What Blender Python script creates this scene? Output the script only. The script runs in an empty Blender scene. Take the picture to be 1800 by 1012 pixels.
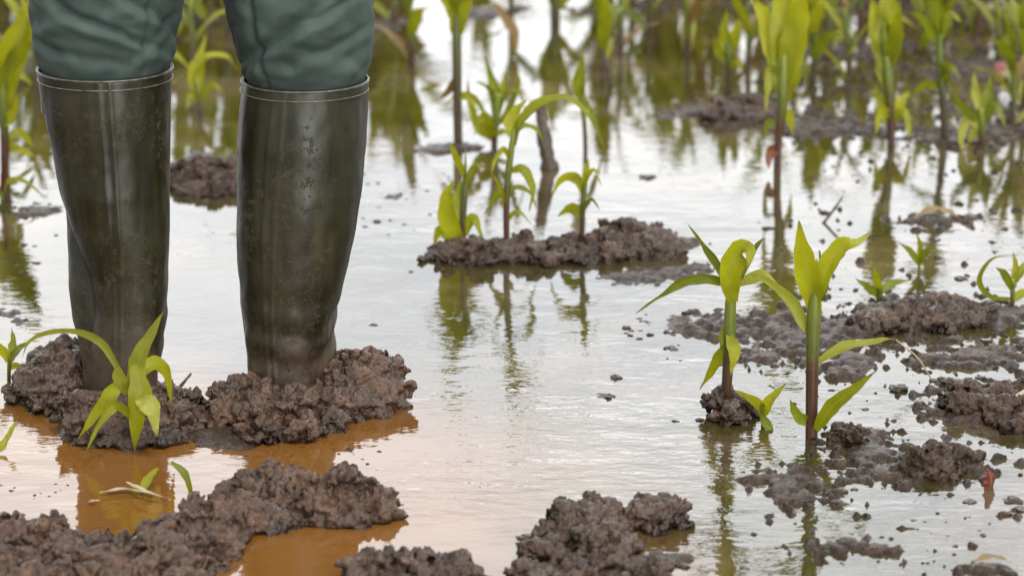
import bpy, bmesh, math, random
import numpy as np
from mathutils import Vector, Matrix, noise as mnoise

random.seed(7)
rng = np.random.default_rng(7)
SC = bpy.context.scene
COL = SC.collection
R = math.radians

# ------------------------------------------------------------------ camera model
F, CX, CY = 5950.0, 900.0, 506.0
CAMH, PITCH = 1.2, R(15)
FWD = Vector((0, math.cos(PITCH), -math.sin(PITCH)))
UPV = Vector((0, math.sin(PITCH), math.cos(PITCH)))
CAMP = Vector((0, 0, CAMH))

def ray(px, py):
    return Vector(((px - CX) / F, 0, 0)) + UPV * (-(py - CY) / F) + FWD

def gnd(px, py, z=0.0):
    d = ray(px, py)
    return CAMP + d * ((z - CAMH) / d.z)

def at_y(px, py, Y):
    d = ray(px, py)
    return CAMP + d * (Y / d.y)

def ppm(p):                                   # photo pixels per metre at a point
    return F / (p - CAMP).dot(FWD)

# ------------------------------------------------------------------ numpy noise
_perm = rng.permutation(256)
_perm = np.concatenate([_perm, _perm, _perm])
_g3 = rng.normal(size=(256, 3))
_g3 /= np.linalg.norm(_g3, axis=1)[:, None]

def perlin(P):
    P = np.asarray(P, dtype=np.float64)
    i = np.floor(P).astype(int)
    f = P - i
    i &= 255
    u = f * f * f * (f * (f * 6 - 15) + 10)
    out = 0
    for dx in (0, 1):
        wx = u[:, 0] if dx else 1 - u[:, 0]
        for dy in (0, 1):
            wy = u[:, 1] if dy else 1 - u[:, 1]
            for dz in (0, 1):
                wz = u[:, 2] if dz else 1 - u[:, 2]
                h = _perm[_perm[_perm[(i[:, 0] + dx) & 255] + ((i[:, 1] + dy) & 255)] + ((i[:, 2] + dz) & 255)]
                g = _g3[h]
                out = out + wx * wy * wz * (g[:, 0] * (f[:, 0] - dx) + g[:, 1] * (f[:, 1] - dy) + g[:, 2] * (f[:, 2] - dz))
    return out * 1.5

def fbm(P, octs=4, gain=0.5):
    a, s, o = 1.0, 1.0, 0
    for k in range(octs):
        o = o + a * perlin(np.asarray(P) * s + 17.3 * k)
        a *= gain
        s *= 2.03
    return o

def worley(P, seed=0):                         # distance to nearest and second nearest jittered cell point
    P = np.asarray(P, dtype=np.float64)
    i = np.floor(P).astype(int)
    f1 = np.full(len(P), 9.0); f2 = np.full(len(P), 9.0)
    for dx in (-1, 0, 1):
        for dy in (-1, 0, 1):
            for dz in (-1, 0, 1):
                c = i + np.array([dx, dy, dz])
                h = _perm[_perm[_perm[c[:, 0] & 255] + (c[:, 1] & 255)] + ((c[:, 2] + seed) & 255)]
                q = c + 0.5 + 0.42 * np.stack([_g3[h, 0], _g3[h, 1], _g3[h, 2]], 1)
                d = np.linalg.norm(q - P, axis=1)
                f2 = np.minimum(f2, np.maximum(f1, d))
                f1 = np.minimum(f1, d)
    return f1, f2

def sstep(a, b, x):
    t = np.clip((x - a) / (b - a), 0, 1)
    return t * t * (3 - 2 * t)

# ------------------------------------------------------------------ object helpers
def tag(o, label=None, cat=None, group=None, kind=None):
    if label: o['label'] = label
    if cat: o['category'] = cat
    if group: o['group'] = group
    if kind: o['kind'] = kind
    return o

def empty(name, loc):
    o = bpy.data.objects.new(name, None)
    o.empty_display_size = 0.02
    o.location = loc
    COL.objects.link(o)
    return o

def mesh_obj(name, verts, faces, mat, parent=None, smooth=True, uvs=None):
    me = bpy.data.meshes.new(name)
    if isinstance(verts, np.ndarray): verts = verts.tolist()
    if isinstance(faces, np.ndarray): faces = faces.tolist()
    me.from_pydata(verts, [], faces)
    if uvs is not None:
        uv = uvs if isinstance(uvs, np.ndarray) else np.array(uvs)
        lay = me.uv_layers.new(name='UVMap')
        li = np.empty(len(me.loops), dtype=np.int32)
        me.loops.foreach_get('vertex_index', li)
        lay.data.foreach_set('uv', uv[li].astype(np.float32).ravel())
    if smooth:
        me.polygons.foreach_set('use_smooth', [True] * len(me.polygons))
    me.update()
    if mat: me.materials.append(mat)
    o = bpy.data.objects.new(name, me)
    COL.objects.link(o)
    if parent is not None: o.parent = parent
    return o

def bake(o):                                   # freeze modifiers into the mesh
    dg = bpy.context.evaluated_depsgraph_get()
    me = bpy.data.meshes.new_from_object(o.evaluated_get(dg))
    old = o.data
    o.modifiers.clear()
    o.data = me
    bpy.data.meshes.remove(old)
    return o

# ------------------------------------------------------------------ materials
def new_mat(name):
    m = bpy.data.materials.new(name)
    m.use_nodes = True
    nt = m.node_tree
    nt.nodes.clear()
    out = nt.nodes.new('ShaderNodeOutputMaterial')
    return m, nt, out

class N:
    def __init__(s, nt): s.nt = nt
    def __call__(s, typ, inputs=None, **props):
        n = s.nt.nodes.new(typ)
        for k, v in props.items(): setattr(n, k, v)
        for k, v in (inputs or {}).items():
            sock = n.inputs[k]
            if hasattr(v, 'is_linked') or hasattr(v, 'links'): s.nt.links.new(v, sock)
            else: sock.default_value = v
        return n
    def link(s, a, b): s.nt.links.new(a, b)
    def ramp(s, fac, stops, interp='LINEAR'):
        n = s.nt.nodes.new('ShaderNodeValToRGB')
        cr = n.color_ramp
        cr.interpolation = interp
        while len(cr.elements) < len(stops): cr.elements.new(0.5)
        for e, (p, c) in zip(cr.elements, stops):
            e.position = p
            e.color = (*c, 1) if len(c) == 3 else c
        s.nt.links.new(fac, n.inputs[0])
        return n.outputs[0]
    def math(s, op, a, b=None, c=None, clamp=False):
        n = s.nt.nodes.new('ShaderNodeMath')
        n.operation = op
        n.use_clamp = clamp
        for k, v in enumerate((a, b, c)):
            if v is None: continue
            if hasattr(v, 'links'): s.nt.links.new(v, n.inputs[k])
            else: n.inputs[k].default_value = v
        return n.outputs[0]
    def noise(s, vec, scale, detail=4, rough=0.55):
        return s('ShaderNodeTexNoise', {'Vector': vec, 'Scale': scale, 'Detail': detail, 'Roughness': rough}).outputs[0]
    def mix(s, fac, a, b, blend='MIX'):
        n = s.nt.nodes.new('ShaderNodeMix')
        n.data_type = 'RGBA'
        n.blend_type = blend
        for idx, v in ((0, fac), (6, a), (7, b)):
            if hasattr(v, 'links'): s.nt.links.new(v, n.inputs[idx])
            else: n.inputs[idx].default_value = v if not isinstance(v, tuple) or len(v) == 4 else (*v, 1)
        return n.outputs[2]

def mud_material(name, dark, light, rough=(0.28, 0.62), bump=0.6, wetgloss=-0.45, ior=1.33):
    m, nt, out = new_mat(name)
    n = N(nt)
    pos = n('ShaderNodeNewGeometry').outputs['Position']
    n1 = n.noise(pos, 26, 6, 0.62)
    n2 = n.noise(pos, 140, 5, 0.6)
    n3 = n.noise(pos, 60, 3, 0.5)
    f = n.math('ADD', n.math('MULTIPLY', n1, 0.55), n.math('MULTIPLY', n2, 0.45))
    mid = tuple(0.55 * a + 0.45 * b for a, b in zip(dark, light))
    col = n.ramp(f, [(0.34, dark), (0.5, mid), (0.66, light)])
    rg = n.ramp(n3, [(0.38, (rough[0],) * 3), (0.62, (rough[1],) * 3)])
    # soaked rim is darker and shinier; darkening carried higher as painted shade on undersides
    zz = n('ShaderNodeSeparateXYZ', {0: pos}).outputs[2]
    wet = n('ShaderNodeMapRange', {'Value': n.math('ADD', zz, n.math('MULTIPLY', n.math('SUBTRACT', n1, 0.5), 0.02)), 'From Min': 0.001, 'From Max': 0.017, 'To Min': 1.0, 'To Max': 0.0}).outputs[0]
    col = n.mix(n.math('MULTIPLY', wet, 0.5), col, tuple(c * 1.6 for c in dark))
    rg = n.math('MULTIPLY', rg, n.math('MULTIPLY_ADD', wet, wetgloss, 1.0))
    vor = n('ShaderNodeTexVoronoi', {'Vector': pos, 'Scale': 170.0}).outputs['Distance']
    h = n.math('ADD', n.math('MULTIPLY', n2, 1.0), n.math('MULTIPLY', vor, 0.5))
    b = n('ShaderNodeBump', {'Height': h, 'Strength': bump, 'Distance': 0.006}).outputs[0]
    p = n('ShaderNodeBsdfPrincipled', {'Base Color': col, 'Roughness': rg, 'IOR': ior, 'Normal': b})
    n.link(p.outputs[0], out.inputs[0])
    return m

def leaf_material(name, c_dark, c_light, trans=0.45):
    m, nt, out = new_mat(name)
    n = N(nt)
    uv = n('ShaderNodeUVMap').outputs[0]
    sep = n('ShaderNodeSeparateXYZ', {0: uv})
    rnd = n('ShaderNodeObjectInfo').outputs['Random']
    pos = n('ShaderNodeNewGeometry').outputs['Position']
    blot = n.noise(pos, 38, 3)
    f = n.math('ADD', n.math('MULTIPLY', blot, 0.7), n.math('MULTIPLY', rnd, 0.4), clamp=True)
    col = n.ramp(f, [(0.25, c_dark), (0.8, c_light)])
    # parallel veins and pale midrib
    vein = n.math('SINE', n.math('MULTIPLY', sep.outputs[0], 70.0))
    col = n.mix(n.math('MULTIPLY_ADD', vein, 0.09, 0.09), col, (c_light[0] * 1.25, c_light[1] * 1.2, c_light[2] * 1.5))
    d = n.math('ABSOLUTE', n.math('SUBTRACT', sep.outputs[0], 0.5))
    rib = n.ramp(d, [(0.0, (1, 1, 1)), (0.07, (0, 0, 0))])
    col = n.mix(n.math('MULTIPLY', rib, 0.45), col, (0.27, 0.29, 0.075))
    tipn = n.math('ADD', sep.outputs[1], n.math('MULTIPLY', n.math('SUBTRACT', blot, 0.5), 0.25))
    tip = n.ramp(tipn, [(0.86, (0, 0, 0)), (1.0, (1, 1, 1))])
    col = n.mix(n.math('MULTIPLY', tip, 0.75), col, (0.15, 0.11, 0.03))
    mudn = n.ramp(n.noise(pos, 120, 4, 0.7), [(0.62, (0, 0, 0)), (0.7, (1, 1, 1))])
    col = n.mix(n.math('MULTIPLY', mudn, 0.5), col, (0.08, 0.06, 0.035))
    bmp = n('ShaderNodeBump', {'Height': vein, 'Strength': 0.25, 'Distance': 0.0006}).outputs[0]
    p = n('ShaderNodeBsdfPrincipled', {'Base Color': col, 'Roughness': 0.42, 'IOR': 1.4, 'Normal': bmp})
    t = n('ShaderNodeBsdfTranslucent', {'Color': n.mix(1.0, col, (1.25, 1.2, 0.55), 'MULTIPLY')})
    mx = n('ShaderNodeMixShader', {0: trans, 1: p.outputs[0], 2: t.outputs[0]})
    n.link(mx.outputs[0], out.inputs[0])
    return m

def stem_material(name, base, mid, top):
    m, nt, out = new_mat(name)
    n = N(nt)
    uv = n('ShaderNodeUVMap').outputs[0]
    sep = n('ShaderNodeSeparateXYZ', {0: uv})
    pos = n('ShaderNodeNewGeometry').outputs['Position']
    nz = n.noise(pos, 70, 4)
    v = n.math('ADD', sep.outputs[1], n.math('MULTIPLY', n.math('SUBTRACT', nz, 0.5), 0.22))
    col = n.ramp(v, [(0.0, (0.05, 0.034, 0.024)), (0.10, base), (0.30, base), (0.45, mid), (0.8, top)])
    st = n.math('SINE', n.math('MULTIPLY', sep.outputs[0], 90.0))
    col = n.mix(n.math('MULTIPLY_ADD', st, 0.08, 0.08), col, (0.16, 0.17, 0.06))
    p = n('ShaderNodeBsdfPrincipled', {'Base Color': col, 'Roughness': 0.38, 'IOR': 1.42})
    n.link(p.outputs[0], out.inputs[0])
    return m

M = {}
M['mud'] = mud_material('wet_brown_mud', (0.009, 0.0055, 0.0035), (0.105, 0.063, 0.041), rough=(0.18, 0.5), ior=1.38)
M['mud_red'] = mud_material('wet_red_brown_mud', (0.010, 0.0055, 0.0033), (0.125, 0.068, 0.040), rough=(0.18, 0.5), ior=1.38)
M['mud_grey'] = mud_material('wet_grey_mud', (0.010, 0.0062, 0.004), (0.088, 0.056, 0.037), rough=(0.28, 0.6), wetgloss=-0.25, ior=1.28)
M['leaf'] = leaf_material('corn_leaf', (0.145, 0.165, 0.005), (0.300, 0.300, 0.010))
M['leaf_deep'] = leaf_material('corn_leaf_deep', (0.085, 0.110, 0.006), (0.195, 0.215, 0.011), 0.4)
M['leaf_pale'] = leaf_material('corn_leaf_pale', (0.18, 0.195, 0.02), (0.32, 0.32, 0.05), 0.4)
M['leaf_dry'] = leaf_material('dry_leaf', (0.13, 0.075, 0.022), (0.24, 0.16, 0.06), 0.3)
M['leaf_red'] = leaf_material('red_leaf', (0.085, 0.018, 0.013), (0.15, 0.035, 0.022), 0.15)
M['stem'] = stem_material('corn_stem', (0.050, 0.013, 0.009), (0.075, 0.085, 0.012), (0.150, 0.180, 0.016))
M['stem_dark'] = stem_material('corn_stem_dark', (0.045, 0.022, 0.014), (0.055, 0.050, 0.016), (0.085, 0.115, 0.016))
M['twig'] = mud_material('dead_wood', (0.03, 0.02, 0.014), (0.13, 0.10, 0.075), bump=0.3)
M['straw'] = mud_material('pale_straw', (0.20, 0.15, 0.09), (0.42, 0.35, 0.24), bump=0.2)

def water_material():
    m, nt, out = new_mat('muddy_water')
    n = N(nt)
    pos = n('ShaderNodeNewGeometry').outputs['Position']
    big = n.noise(pos, 1.3, 3)
    silt = n.noise(pos, 6.0, 4)
    col = n.ramp(n.math('ADD', n.math('MULTIPLY', big, 0.6), n.math('MULTIPLY', silt, 0.4)),
                 [(0.35, (0.085, 0.031, 0.004)), (0.65, (0.130, 0.051, 0.008))])
    olive = n.ramp(silt, [(0.35, (0.026, 0.021, 0.006)), (0.65, (0.046, 0.036, 0.010))])
    shoal = n.ramp(n.noise(pos, 4.2, 5, 0.62), [(0.48, (0, 0, 0)), (0.66, (1, 1, 1))])
    olive = n.mix(n.math('MULTIPLY', shoal, 0.85), olive, (0.100, 0.070, 0.044))
    dist = n('ShaderNodeVectorMath', {0: pos, 1: (-0.42, 3.55, 0.0)}, operation='DISTANCE').outputs['Value']
    dist = n.math('ADD', dist, n.math('MULTIPLY', n.math('SUBTRACT', big, 0.5), 0.5))
    stir = n('ShaderNodeMapRange', {'Value': dist, 'From Min': 0.28, 'From Max': 0.68, 'To Min': 1.0, 'To Max': 0.0}, interpolation_type='SMOOTHSTEP').outputs[0]
    col = n.mix(stir, olive, n.mix(1.0, col, (1.35, 1.5, 2.1), 'MULTIPLY'))
    # wind ripples: patches of choppy water between smooth ones
    mp = n('ShaderNodeMapping', {'Vector': pos, 'Scale': (0.55, 1.0, 1.0), 'Rotation': (0, 0, R(6))}).outputs[0]
    w1 = n.noise(mp, 17, 3, 0.55)
    w2 = n.noise(mp, 55, 3, 0.55)
    w3 = n.noise(mp, 150, 2, 0.5)
    patch = n.ramp(n.noise(pos, 2.6, 3, 0.6), [(0.42, (0.06, 0.06, 0.06)), (0.66, (1, 1, 1))])
    wd_ = n('ShaderNodeVectorMath', {0: pos, 1: (0.15, 3.72, 0.0)}, operation='DISTANCE').outputs['Value']
    gust = n('ShaderNodeMapRange', {'Value': n.math('ADD', wd_, n.math('MULTIPLY', n.math('SUBTRACT', silt, 0.5), 0.5)), 'From Min': 0.08, 'From Max': 0.42, 'To Min': 1.5, 'To Max': 0.0}, interpolation_type='SMOOTHSTEP').outputs[0]
    patch = n.math('ADD', patch, gust)
    h = n.math('ADD', n.math('MULTIPLY', w1, 0.0017), n.math('MULTIPLY', w2, 0.00075))
    yy_ = n('ShaderNodeSeparateXYZ', {0: pos}).outputs[1]
    calm = n('ShaderNodeMapRange', {'Value': yy_, 'From Min': 4.2, 'From Max': 5.4, 'To Min': 1.0, 'To Max': 0.38}, interpolation_type='SMOOTHSTEP').outputs[0]
    h = n.math('MULTIPLY', h, calm)
    h = n.math('ADD', n.math('MULTIPLY', h, n.math('MULTIPLY_ADD', patch, 0.8, 0.2)), n.math('MULTIPLY', n.math('MULTIPLY', w3, patch), 0.00012))
    b = n('ShaderNodeBump', {'Height': h, 'Strength': 1.0, 'Distance': 1.0}).outputs[0]
    p = n('ShaderNodeBsdfPrincipled', {'Base Color': col, 'Roughness': 0.02, 'IOR': 1.5, 'Normal': b})
    n.link(p.outputs[0], out.inputs[0])
    return m
M['water'] = water_material()

def rubber_material():
    m, nt, out = new_mat('dark_olive_rubber')
    n = N(nt)
    tc = n('ShaderNodeTexCoord').outputs['Object']
    uv = n('ShaderNodeUVMap').outputs[0]
    sep = n('ShaderNodeSeparateXYZ', {0: uv})
    st = n('ShaderNodeMapping', {'Vector': tc, 'Scale': (1, 1, 0.12)}).outputs[0]
    streak = n.noise(st, 55, 4, 0.6)
    blot = n.noise(tc, 15, 4, 0.6)
    col = n.ramp(n.math('ADD', n.math('MULTIPLY', streak, 0.5), n.math('MULTIPLY', blot, 0.5)),
                 [(0.36, (0.009, 0.0080, 0.0025)), (0.52, (0.017, 0.0158, 0.0058)), (0.66, (0.031, 0.030, 0.012))])
    # dried mud splashes and smears
    sp = n.ramp(n.noise(tc, 95, 5, 0.75), [(0.555, (0, 0, 0)), (0.62, (1, 1, 1))])
    spm = n.ramp(n.noise(tc, 9, 2), [(0.45, (0, 0, 0)), (0.62, (1, 1, 1))])
    smear = n.math('MULTIPLY', sp, spm)
    col = n.mix(n.math('MULTIPLY', smear, 0.7), col, (0.060, 0.034, 0.018))
    film = n.ramp(n.noise(st, 24, 5, 0.7), [(0.5, (0, 0, 0)), (0.75, (1, 1, 1))])
    col = n.mix(n.math('MULTIPLY', film, 0.4), col, (0.050, 0.032, 0.017))
    low = n.ramp(n.math('ADD', sep.outputs[1], n.math('MULTIPLY', n.math('SUBTRACT', n.noise(tc, 28, 6, 0.7), 0.5), 0.75)), [(0.22, (1, 1, 1)), (0.34, (0, 0, 0))])
    col = n.mix(n.math('MULTIPLY', n.math('MULTIPLY', low, n.ramp(n.noise(tc, 34, 5, 0.7), [(0.38, (0.35,) * 3), (0.58, (1, 1, 1))])), 0.9), col, (0.066, 0.040, 0.024))
    rg = n.math('ADD', n.math('ADD', n.math('MULTIPLY', smear, 0.35), n.math('MULTIPLY', low, 0.2)), n.math('MULTIPLY_ADD', streak, 0.55, 0.12))
    h = n.math('ADD', n.math('MULTIPLY', smear, 1.0), n.math('MULTIPLY', n.noise(tc, 260, 3), 0.12))
    b = n('ShaderNodeBump', {'Height': h, 'Strength': 0.5, 'Distance': 0.0015}).outputs[0]
    p = n('ShaderNodeBsdfPrincipled', {'Base Color': col, 'Roughness': rg, 'IOR': 1.38, 'Normal': b})
    n.link(p.outputs[0], out.inputs[0])
    return m
M['rubber'] = rubber_material()

def simple(name, col, rough, scale=200, var=0.3, bump=0.1, dist=0.001):
    m, nt, out = new_mat(name)
    n = N(nt)
    tc = n('ShaderNodeTexCoord').outputs['Object']
    nz = n.noise(tc, scale, 4)
    lo = tuple(c * (1 - var) for c in col)
    hi = tuple(c * (1 + var) for c in col)
    c = n.ramp(nz, [(0.35, lo), (0.65, hi)])
    b = n('ShaderNodeBump', {'Height': nz, 'Strength': bump, 'Distance': dist}).outputs[0]
    p = n('ShaderNodeBsdfPrincipled', {'Base Color': c, 'Roughness': rough, 'Normal': b})
    n.link(p.outputs[0], out.inputs[0])
    return m
M['trim'] = simple('grey_rubber_trim', (0.075, 0.070, 0.056), 0.45, 120, 0.6)
M['skin'] = simple('skin', (0.45, 0.27, 0.19), 0.5, 60, 0.12)
M['hair'] = simple('brown_hair', (0.05, 0.032, 0.02), 0.6, 300, 0.4)
M['jacket'] = simple('green_jacket_cloth', (0.045, 0.07, 0.06), 0.85, 350, 0.25, 0.4)

def cloth_material():
    m, nt, out = new_mat('teal_green_work_cloth')
    n = N(nt)
    tc = n('ShaderNodeTexCoord').outputs['Object']
    a = n.noise(tc, 22, 4, 0.6)
    st = n('ShaderNodeMapping', {'Vector': tc, 'Scale': (1, 1, 3)}).outputs[0]
    w = n.noise(st, 700, 2)
    f = n.math('ADD', n.math('MULTIPLY', a, 0.7), n.math('MULTIPLY', w, 0.3))
    col = n.ramp(f, [(0.32, (0.020, 0.033, 0.027)), (0.68, (0.054, 0.076, 0.063))])
    b = n('ShaderNodeBump', {'Height': w, 'Strength': 0.35, 'Distance': 0.0008}).outputs[0]
    p = n('ShaderNodeBsdfPrincipled', {'Base Color': col, 'Roughness': 0.85, 'Normal': b})
    n.link(p.outputs[0], out.inputs[0])
    return m
M['cloth'] = cloth_material()

# ------------------------------------------------------------------ world and light
SUN_EL, SUN_AZ = R(66), R(150)                 # soft sun high behind the camera
w = bpy.data.worlds.new('World')
SC.world = w
w.use_nodes = True
nt = w.node_tree
nt.nodes.clear()
n = N(nt)
out = nt.nodes.new('ShaderNodeOutputWorld')
sky = n('ShaderNodeTexSky', sky_type='NISHITA', sun_disc=False, sun_elevation=SUN_EL, sun_rotation=SUN_AZ, air_density=1.2, dust_density=2.0)
tc = n('ShaderNodeTexCoord').outputs['Generated']
cl = n.noise(n('ShaderNodeMapping', {'Vector': tc, 'Scale': (1, 1, 2.2), 'Location': (3.1, 0.4, 1.2)}).outputs[0], 5.5, 5, 0.55)
cloud_c = n.ramp(cl, [(0.32, (0.70, 0.745, 0.81)), (0.5, (0.89, 0.91, 0.94)), (0.68, (1.0, 0.99, 0.975))])
SKYL = 15.0
# extra brightness added to the sky low ahead, to lift the water's reflections
dsep = n('ShaderNodeSeparateXYZ', {0: tc})
ahead = n('ShaderNodeMapRange', {'Value': dsep.outputs[1], 'From Min': 0.2, 'From Max': 0.95, 'To Min': 0.0, 'To Max': 1.0}, interpolation_type='SMOOTHSTEP').outputs[0]
lum = n.math('MULTIPLY_ADD', ahead, 19.5, SKYL)
# bright sky lobe added behind the camera to put vertical streaks on the boots
hl = n.math('SQRT', n.math('ADD', n.math('MULTIPLY', dsep.outputs[0], dsep.outputs[0]), n.math('MULTIPLY', dsep.outputs[1], dsep.outputs[1])))
hd = n.math('DIVIDE', n.math('ADD', n.math('MULTIPLY', dsep.outputs[0], math.sin(R(20))), n.math('MULTIPLY', dsep.outputs[1], -math.cos(R(20)))), n.math('MAXIMUM', hl, 0.001))
lobe = n('ShaderNodeMapRange', {'Value': hd, 'From Min': 0.95, 'From Max': 1.0, 'To Min': 0.0, 'To Max': 1.0}, interpolation_type='SMOOTHSTEP').outputs[0]
elf = n('ShaderNodeMapRange', {'Value': dsep.outputs[2], 'From Min': 0.25, 'From Max': 0.7, 'To Min': 1.0, 'To Max': 0.0}, interpolation_type='SMOOTHSTEP').outputs[0]
lum = n.math('ADD', lum, n.math('MULTIPLY', n.math('MULTIPLY', lobe, elf), 150.0))
cloud = n('ShaderNodeVectorMath', {0: cloud_c, 'Scale': lum}, operation='SCALE').outputs[0]
cov = n.ramp(cl, [(0.34, (0.72,) * 3), (0.5, (0.95,) * 3)])
skc = n.mix(cov, sky.outputs[0], cloud)
bg = n('ShaderNodeBackground', {'Color': skc, 'Strength': 0.1})
n.link(bg.outputs[0], out.inputs[0])

sd = bpy.data.lights.new('sun', 'SUN')
sd.energy = 2.6
sd.angle = R(14)
sd.color = (1.0, 0.95, 0.87)
so = bpy.data.objects.new('sun', sd)
COL.objects.link(so)
dirv = Vector((math.sin(SUN_AZ) * math.cos(SUN_EL), math.cos(SUN_AZ) * math.cos(SUN_EL), math.sin(SUN_EL)))
so.rotation_euler = dirv.to_track_quat('Z', 'Y').to_euler()
so.location = dirv * 30

# ------------------------------------------------------------------ camera
cd = bpy.data.cameras.new('camera')
cd.sensor_width = 36
cd.lens = F / 1800 * 36
cd.clip_start = 0.05
cd.clip_end = 3000
cd.dof.use_dof = True
cd.dof.focus_distance = 4.05
cd.dof.aperture_fstop = 5.6
co = bpy.data.objects.new('camera', cd)
co.location = CAMP
co.rotation_euler = (R(90) - PITCH, 0, 0)
COL.objects.link(co)
SC.camera = co
SC.view_settings.view_transform = 'Standard'
SC.view_settings.look = 'None'
SC.view_settings.gamma = 1
SC.view_settings.exposure = 0
SC.cycles.use_denoising = True
SC.cycles.max_bounces = 8
SC.cycles.caustics_reflective = False
SC.cycles.caustics_refractive = False

# ------------------------------------------------------------------ ground and water
def grid_faces(nr, nc):
    a = np.arange(nr * nc).reshape(nr, nc)
    return np.stack([a[:-1, :-1].ravel(), a[:-1, 1:].ravel(), a[1:, 1:].ravel(), a[1:, :-1].ravel()], 1)

BARS = [  # px centre, radii, height m, tilt deg: mud that breaks the water
    (960, 444, 235, 26, .010, -3), (1125, 426, 95, 20, .010, 0), (850, 450, 110, 22, .008, 4),
    (1150, 486, 130, 20, .007, 0), (1240, 575, 150, 34, .0035, 6), (1400, 585, 150, 55, .0045, 2), (1330, 625, 110, 24, .003, 0),
    (1625, 556, 125, 30, .012, 0), (1760, 560, 60, 22, .010, 0), (1480, 640, 70, 22, .005, 0),
    (1735, 712, 95, 34, .014, -4), (1530, 790, 90, 26, .008, 12), (1650, 818, 95, 28, .008, -3), (1560, 830, 120, 22, .005, 0),
    (1400, 862, 55, 40, .007, 0), (1330, 850, 50, 20, .002, 0),
    (795, 262, 105, 13, .012, 0), (1290, 198, 75, 20, .015, 0), (355, 312, 72, 44, .016, 0),
    (1700, 625, 120, 26, .007, 0), (1450, 225, 130, 22, .003, 0), (1700, 240, 110, 18, .003, 0),
    (1740, 128, 90, 14, .005, 0), (1490, 92, 80, 10, .003, 0), (1090, 14, 160, 12, .003, 0), (1500, 6, 200, 12, .004, 0),
    (340, 28, 60, 20, .010, 0), (850, 22, 75, 14, .008, 0), (700, 38, 60, 10, .007, 0), (30, 118, 90, 16, .006, 0),
    (400, 765, 95, 34, .010, 0), (240, 775, 110, 24, .010, 0), (320, 735, 75, 30, .012, 0),
    (1180, 205, 60, 10, .003, 0), (1640, 390, 70, 10, .006, 0), (1720, 190, 70, 10, .002, 0),
    (60, 365, 60, 26, .005, 0), (20, 560, 50, 60, .003, 0), (720, 350, 80, 26, .002, 0),
    (1740, 1004, 60, 12, .007, 0), (1480, 966, 110, 16, .003, 0), (1180, 985, 70, 22, .008, 0), (1060, 995, 160, 26, .010, 0),
]
def build_ground():
    nr = 800
    ys = 2.9 + (8.6 - 2.9) * (np.linspace(0, 1, nr) ** 1.25)
    nc = 430
    u = np.linspace(-1, 1, nc)
    Y = np.repeat(ys[:, None], nc, 1)
    X = u[None, :] * (0.175 * Y + 0.12)
    x, y = X.ravel(), Y.ravel()
    dz = -CAMH
    depth = y * FWD.y + dz * FWD.z
    px = CX + F * x / depth
    py = CY - F * (y * UPV.y + dz * UPV.z) / depth
    P2 = np.stack([x, y, np.zeros_like(x)], 1)
    warp = fbm(P2 * 9, 3)
    warp2 = fbm(P2 * 9 + 40, 3)
    pw, qw = px + 42 * warp, py + 12 * warp2
    h = np.full_like(x, -0.016)
    for (cx, cy, rx, ry, amp, tilt) in BARS:
        t = R(tilt)
        dx, dy = pw - cx, qw - cy
        a = (dx * math.cos(t) + dy * math.sin(t)) / (rx * 1.12)
        b = (-dx * math.sin(t) + dy * math.cos(t)) / (ry * 1.15)
        r2 = a * a + b * b
        m = np.exp(-r2 * 1.1)
        h = np.maximum(h, -0.016 + (amp * 1.0 + 0.014) * m + 0.0 * r2)
    near = sstep(-0.016, 0.004, h)
    lump = fbm(P2 * 34, 4, 0.6)
    cell = np.abs(fbm(P2 * 62 + 9, 3, 0.6))
    h = h + (0.0042 * lump + 0.0060 * (cell - 0.25)) * (0.15 + 0.85 * near)
    # faint clutter breaking the surface on the right-hand, shallower side
    sh = sstep(1000, 1500, px) * 0.0066 + sstep(260, 120, py) * 0.0025
    spk = fbm(P2 * 48 + 70, 3, 0.6)
    h = h + sh * (0.8 + 2.6 * np.clip(spk, -0.4, 1.2))
    up = np.maximum(h, 0)
    a1, a2 = worley(P2 * np.array([44, 44, 1]) + 0.15 * np.stack([warp, warp2, warp], 1), 3)
    crumbs = np.clip(0.55 - a1, 0, 1) * 0.007 * sstep(0.0, 0.003, h) * sstep(-0.2, 0.3, spk)
    h = np.where(h > 0, 0.0065 * np.tanh(up / 0.0065) + crumbs, h)
    V = np.stack([x, y, h], 1)
    Fc = grid_faces(nr, nc)
    # the rest of the flooded field: rings out to the horizon, joined to the detailed middle
    a = np.arange(nr * nc).reshape(nr, nc)
    border = np.concatenate([a[0, :], a[1:, -1], a[-1, -2::-1], a[-2:0:-1, 0]])
    ring_prev = border
    verts = [V]
    faces = Fc.tolist()
    nv = len(V)
    ctr = np.array([0, 5.5])
    bx = V[border][:, :2] - ctr
    for s_, zz in ((1.25, -0.05), (2.2, -0.06), (8, -0.08), (60, -0.1), (900, -0.1)):
        rr = bx * s_
        if s_ > 10:
            rr = bx / np.linalg.norm(bx, axis=1)[:, None] * (s_ * 2.2)
        pts = np.concatenate([rr + ctr, np.full((len(rr), 1), zz)], 1)
        verts.append(pts)
        ring = np.arange(nv, nv + len(rr))
        nv += len(rr)
        k = len(ring)
        for i in range(k):
            j = (i + 1) % k
            faces.append([int(ring_prev[i]), int(ring[i]), int(ring[j]), int(ring_prev[j])])
        ring_prev = ring
    o = mesh_obj('ground', np.concatenate(verts), faces, M['mud_grey'])
    tag(o, 'wet brown field mud breaking the flood water in low bars', kind='structure')
build_ground()

wv = [(-2000, -2000, 0), (2000, -2000, 0), (2000, 2000, 0), (-2000, 2000, 0)]
wo = mesh_obj('water', wv, [(0, 1, 2, 3)], M['water'], smooth=False)
tag(wo, 'pale sky-reflecting muddy flood water across the field', kind='structure')

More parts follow.
